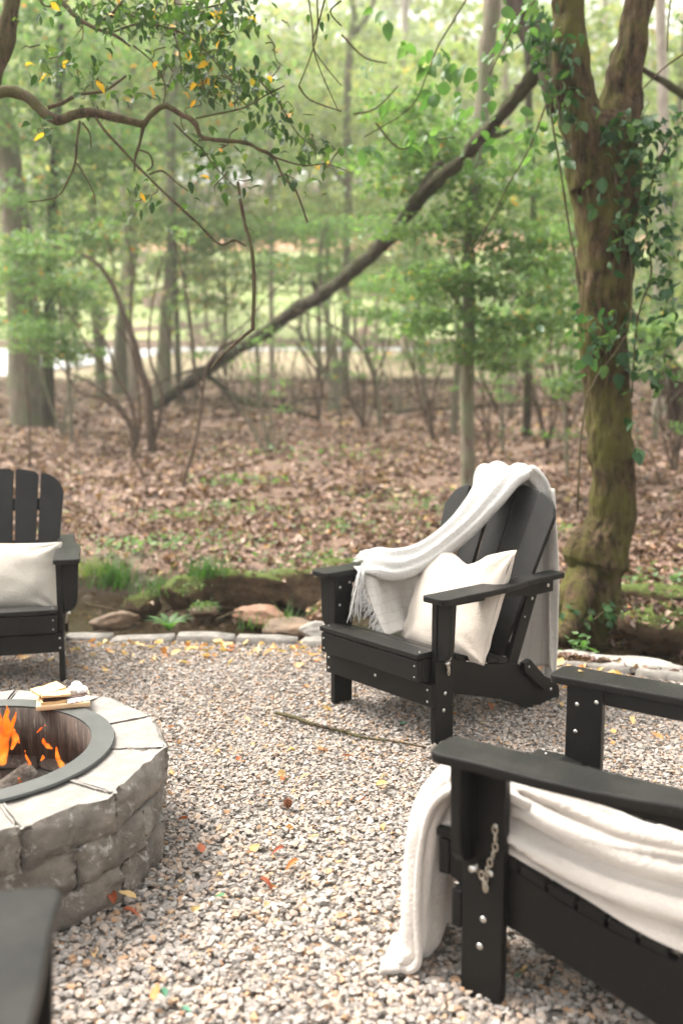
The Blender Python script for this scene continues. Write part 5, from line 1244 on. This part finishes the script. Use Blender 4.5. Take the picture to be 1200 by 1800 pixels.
for a in zones:
    for _ in range(max(2, a[4]//4)):
        x0 = a[0]+a[2]*.7*rs.gauss(0, 1); y0 = a[1]+a[3]*.7*rs.gauss(0, 1); Y0 = rs.uniform(4.3, 4.7); dx, dy = rs.uniform(-35, 45), rs.uniform(-6, 42)
        pl = [(x0, y0), (x0+dx*.4+rs.gauss(0, 5), y0+dy*.3+rs.gauss(0, 5)), (x0+dx*.7+rs.gauss(0, 6), y0+dy*.7+rs.gauss(0, 6)), (x0+dx, y0+dy)]
        fine.append(tube_data([at(a_, b_, Y0)-BL for a_, b_ in pl], [pxr(2.6, Y0), pxr(2.2, Y0), pxr(1.8, Y0), pxr(1, Y0)], 5, 3))
V, F = merge(fine); o = pymesh('fine_twigs', V, F, MAT['bark_branch'], br, True); o['kind'] = 'stuff'
# dark limb in the very corner
tree('corner_limb', 'dark limb in the very top left corner of the picture', [(-330, 700, 5.4, 60), (-180, 470, 5.2, 44), (-80, 320, 5, 32), (-22, 185, 5, 26), (2, 90, 5, 24), (18, 20, 5, 24), (30, -60, 5, 22)], MAT['bark_branch'], None, cat='branch', wood='limb', snap=False)

leaf_stuff(vine, VINE_ZONES, YT-.35, YT-.05, .045, .085, 'vine_leaf', 6)
# hanging twigs top centre and leafy twigs right of centre
def twig_thing(name, label, lines, leafspec, mats, YY, s0, s1, cat='twig', maxn=120):
    base = at(lines[0][0][0], lines[0][0][1], YY); root = empty(name, base); tag(root, label, cat)
    for pl in lines: pymesh('twig', *tube_data([at(a, b, YY+.02*i)-base for i, (a, b) in enumerate(pl)], [pxr(3.4-1.8*i/len(pl), YY) for i in range(len(pl))], 6, 4, .05), MAT['bark_branch'], root, True)
    s_ = []
    rs_ = random.Random(int(lines[0][0][0]))
    for (cx, cy, rx, ry, n) in leafspec:
        for _ in range(n): s_.append((at(cx+rs_.gauss(0, rx*.55), cy+rs_.gauss(0, ry*.55), YY+rs_.uniform(-.2, .2)), rs_.uniform(s0, s1), (rs_.gauss(.3, .5), rs_.gauss(.6, .4), rs_.uniform(0, 6.28))))
    leaf_parts(root, mats, s_[:maxn])
twig_thing('hanging_twigs', 'bare twigs hanging down at the top centre', [[(540, -20), (548, 40), (552, 90), (570, 140), (595, 195)], [(556, -20), (558, 50), (545, 100), (525, 150)], [(575, -20), (560, 40), (550, 80), (575, 120), (600, 150)], [(525, 150), (545, 175), (600, 195)], [(600, 0), (580, 20), (600, 45)]], [(560, 40, 30, 30, 3)], brm, 4.5, .03, .045)
twig_thing('leafy_twigs', 'long twigs with broad light green leaves hanging left of the big tree', [[(830, -20), (800, 30), (770, 80), (750, 130), (720, 190), (640, 240)], [(960, 180), (930, 260), (890, 330), (850, 410), (830, 440)], [(940, 0), (905, 40), (880, 90), (860, 130)], [(600, 60), (640, 100), (680, 110)], [(620, 200), (660, 190), (700, 150)], [(660, 215), (700, 260), (740, 250), (800, 240)]],
  [(670, 30, 16, 14, 5), (650, 120, 16, 12, 4), (710, 85, 20, 16, 6), (760, 95, 30, 10, 7), (745, 120, 20, 12, 5), (810, 115, 30, 14, 9), (850, 140, 25, 18, 8), (900, 40, 30, 30, 12), (930, 20, 25, 25, 10), (690, 185, 15, 14, 5), (770, 160, 30, 18, 9), (830, 180, 40, 20, 12), (740, 240, 50, 20, 16), (880, 90, 30, 20, 10), (930, 250, 20, 40, 12), (640, 260, 30, 16, 8), (860, 250, 40, 30, 14)], lm, 5.4, .06, .10, cat='leafy twigs', maxn=150)
twig_thing('thin_twig', 'thin bare twig curling at the top right beside the right stem', [[(1180, -20), (1175, 30), (1172, 90)], [(1200, 95), (1165, 120), (1130, 155)], [(1250, 60), (1200, 95)]], [(1190, 20, 12, 12, 3)], lm, 5.4, .03, .05)

# ------------------------------------------------------------------ plants by the stream and in the litter
def tuft(name, label, base, n, L, spread, mk='grass', wid=.004, seed=0, cat='plant', arch=.6):
    rs_ = random.Random(seed); V = []; F = []
    for _ in range(n):
        a = rs_.uniform(0, 6.28); l = L*1.35*rs_.uniform(.4, 1.1); o0 = Vector((rs_.gauss(0, spread*.35), rs_.gauss(0, spread*.35), 0)); d = Vector((math.cos(a), math.sin(a), 0)); sd_ = Vector((-d.y, d.x, 0)); k0 = len(V)
        for i in range(5):
            f = i/4; p_ = o0+d*(l*f*arch*(.4+f*.6))+Vector((0, 0, l*(f-.42*f*f*arch*1.4))); w_ = wid*(1-f*.9)
            V += [p_-sd_*w_, p_+sd_*w_]
        for i in range(4): F.append((k0+2*i, k0+2*i+1, k0+2*i+3, k0+2*i+2))
    o = pymesh(name, V, F, MAT[mk], None, True); o.location = base; tag(o, label, cat); return o
tuft('grass_tuft', 'dark arching grass tuft on the far bank right of the left chair', atz(200, 1030, -.02), 190, .26, .22, seed=1)
tuft('grass_tuft', 'shorter grass tuft between the left chair and the dark arching tuft', atz(160, 1010, 0), 110, .18, .2, seed=2)
tuft('grass_tuft', 'bright grass tuft growing on top of the mossy mound', atz(365, 1012, .08), 150, .18, .2, seed=3)
tuft('grass_tuft', 'fine reed tuft at the water edge behind the stone edging', atz(500, 1100, -.14), 40, .16, .12, seed=4, wid=.003)
tuft('grass_tuft', 'grassy tuft on the bank between the dark tuft and the mossy mound', atz(270, 1040, -.02), 90, .14, .2, seed=7)
tuft('grass_tuft', 'thin grassy sprigs behind the edging right of the small fern', atz(440, 1105, -.1), 26, .12, .12, seed=5, wid=.003)
def leafy_patch(name, label, px, py, z, rx, ry, n, s, mk, seed, hgt_=.12, cat='plant'):
    rs_ = np.random.default_rng(seed); c = atz(px, py, z); P_ = np.column_stack([rs_.normal(0, rx, n), rs_.normal(0, ry, n), rs_.random(n)*hgt_])
    rot = np.column_stack([rs_.normal(0, .5, n), rs_.normal(.2, .4, n), rs_.random(n)*6.283])
    me = scatter(name, fol_protos6, P_, rot, s*(.6+.7*rs_.random(n)), rs_.random(n)*.9)
    o = link(name, me, MAT[mk], None, True); o.location = c; tag(o, label, cat, kind='stuff' if cat == 'plant' and n > 40 else None)
fern = empty('fern', atz(298, 1110, -.06)); tag(fern, 'small bright fern just behind the stone edging right of the left chair', 'fern')
for i in range(9):
    a = i*.70; d = Vector((math.cos(a), math.sin(a), 0)); sd_ = Vector((-d.y, d.x, 0)); V = []; F = []; n = 22; l = .17
    for j in range(n+1):
        f = j/n; w_ = .030*math.sin(math.pi*min(1, f*.92+.08))*(1 if j % 2 else .35); c_ = d*(l*f*(.5+.4*f))+Vector((0, 0, l*(f*1.1-.65*f*f)))
        V += [c_-sd_*w_-Vector((0, 0, w_*.2)), c_, c_+sd_*w_-Vector((0, 0, w_*.2))]
    for j in range(n): q_ = j*3; F += [(q_, q_+3, q_+4, q_+1), (q_+1, q_+4, q_+5, q_+2)]
    pymesh('frond', V, F, MAT['lime_leaf'], fern, True)
leafy_patch('low_plant', 'low plant with small leaves behind the edging right of the middle chair', 1018, 1150, 0, .04, .03, 30, .05, 'lime_leaf', 2, .10)
for i, (px, py, rx, n, lb) in enumerate(((455, 1022, .14, 200, 'mossy leafy plants on the right half of the green mound'), (240, 965, .22, 150, 'patch of small seedlings on the bank above the grass tuft'), (300, 915, .22, 110, 'faint green seedlings in the litter below the curved sapling'), (420, 900, .30, 130, 'scattered seedlings in the leaf litter at left centre'), (430, 850, .25, 90, 'upper patch of seedlings in the litter at left centre'), (640, 935, .35, 150, 'seedlings in the litter left of the white throw'), (745, 900, .30, 120, 'green seedlings in the litter behind the white throw'), (380, 960, .28, 120, 'seedlings just above the mossy mound'), (560, 985, .25, 90, 'seedlings on the bank top above the brown boulder'), (1090, 1030, .12, 60, 'seedlings on the bank right of the big tree foot'), (1180, 1030, .18, 80, 'green seedlings at the right edge above the mossy boulder'), (985, 940, .12, 60, 'pale seedlings at the left side of the big tree'), (1010, 770, .4, 90, 'sprouts in the litter behind the big tree'), (690, 880, .4, 80, 'sparse sprouts farther back in the litter at centre'), (560, 800, .8, 90, 'sparse sprouts far back below the leaning trunk'))):
    c = atz(px, py, 0); z_ = hgt(c.x, c.y); leafy_patch('seedlings', lb, px, py, z_, rx, rx*.8, n, .045 if py > 850 else .06, 'fol_near' if i % 2 else 'lime_leaf', 20+i, .10)
moss_o = rock('moss_bank', atz(650, 1000, -.03), (1.1, .22, .085), -.1, rk_moss, 40, 'low mossy bank edge above the stream behind the middle chair', cat='moss')
moss_o = rock('moss_bank', atz(1120, 1060, -.05), (.5, .25, .14), -.2, rk_moss, 41, 'mossy bank below the litter slope right of the big tree foot', cat='moss')

# pebbles in the stream
# leaves and green sprigs lying on the mossy bank rocks
bpy.context.view_layer.update()
top_pts = []
for o in list(bpy.data.objects):
    if o.name.startswith(('stream_rock', 'moss_bank')) and 'slab' not in o['label'] and 'flat' not in o['label']:
        for v in o.data.vertices:
            if (o.matrix_world.to_3x3() @ v.normal).normalized().z > .35: top_pts.append(tuple(o.matrix_world @ v.co))
top_pts = np.array(top_pts)
for cnt_, mk_, s_, lb_, dz_ in ((1500, 'litter', .05, 'brown leaves lying over the mossy bank rocks', .006), (2600, 'fol_near', .020, 'tiny green moss sprigs on the bank rocks', .012)):
    q_ = top_pts[RNG.integers(0, len(top_pts), cnt_)]+RNG.normal(0, .012, (cnt_, 3)); q_[:, 2] += dz_
    keep_ = np.array([nz(a[0], a[1], 3 if mk_ == 'litter' else 8, 3) > -.12 for a in q_]); q_ = q_[keep_]; m_ = len(q_)
    o = link('bank_cover', scatter('bank_cover', lit_protos if mk_ == 'litter' else fol_protos6, q_, np.column_stack([RNG.normal(0, .6, m_), RNG.normal(.2, .6, m_), RNG.random(m_)*6.28]), s_*(.6+.8*RNG.random(m_)), RNG.random(m_)*.93), MAT[mk_], None, True)
    tag(o, lb_, 'ground cover', kind='stuff')
n = 900; P_ = []
while len(P_) < n:
    x = random.uniform(-3, 3); y = random.uniform(4.6, 7.0)
    if yE(x)+.08 < y < yF(x)+.1: P_.append((x, y, hgt_fine(x, y)+.01))
P_ = np.array(P_); o = link('stream_pebbles', scatter('stream_pebbles', chip_lo, P_, np.column_stack([RNG.normal(0, .3, n), RNG.normal(0, .3, n), RNG.random(n)*6.28]), .015+.05*RNG.random(n)**3), simple('wet_pebbles', (.05, .035, .022), (.22, .15, .10), 12, .5), None, False)
tag(o, 'wet brown pebbles in the bed of the stream', 'pebbles', kind='stuff')

# haze
bm = bmesh.new(); bbox_board(bm, -150, 150, -40, 235, -1.5, 90)
hz, nt, p_ = new_mat('flare_veil_air'); nt.nodes.remove(p_); pv = nt.nodes.new('ShaderNodeVolumePrincipled'); pv.inputs['Color'].default_value = (.96, .97, .92, 1); pv.inputs['Density'].default_value = .0020; pv.inputs['Anisotropy'].default_value = .3
nt.links.new(pv.outputs[0], nt.nodes['Material Output'].inputs['Volume'])
tag(from_bm('flare_veil', bm, hz), kind='stuff')  # thin scattering box added to imitate bright flare over the background

# ------------------------------------------------------------------ mesh normals / tidy
for me in bpy.data.meshes:
    if me.name.startswith(('leg', 'arm', 'side_rail', 'upright', 'brace', 'stretcher', 'seat', 'back')): pass
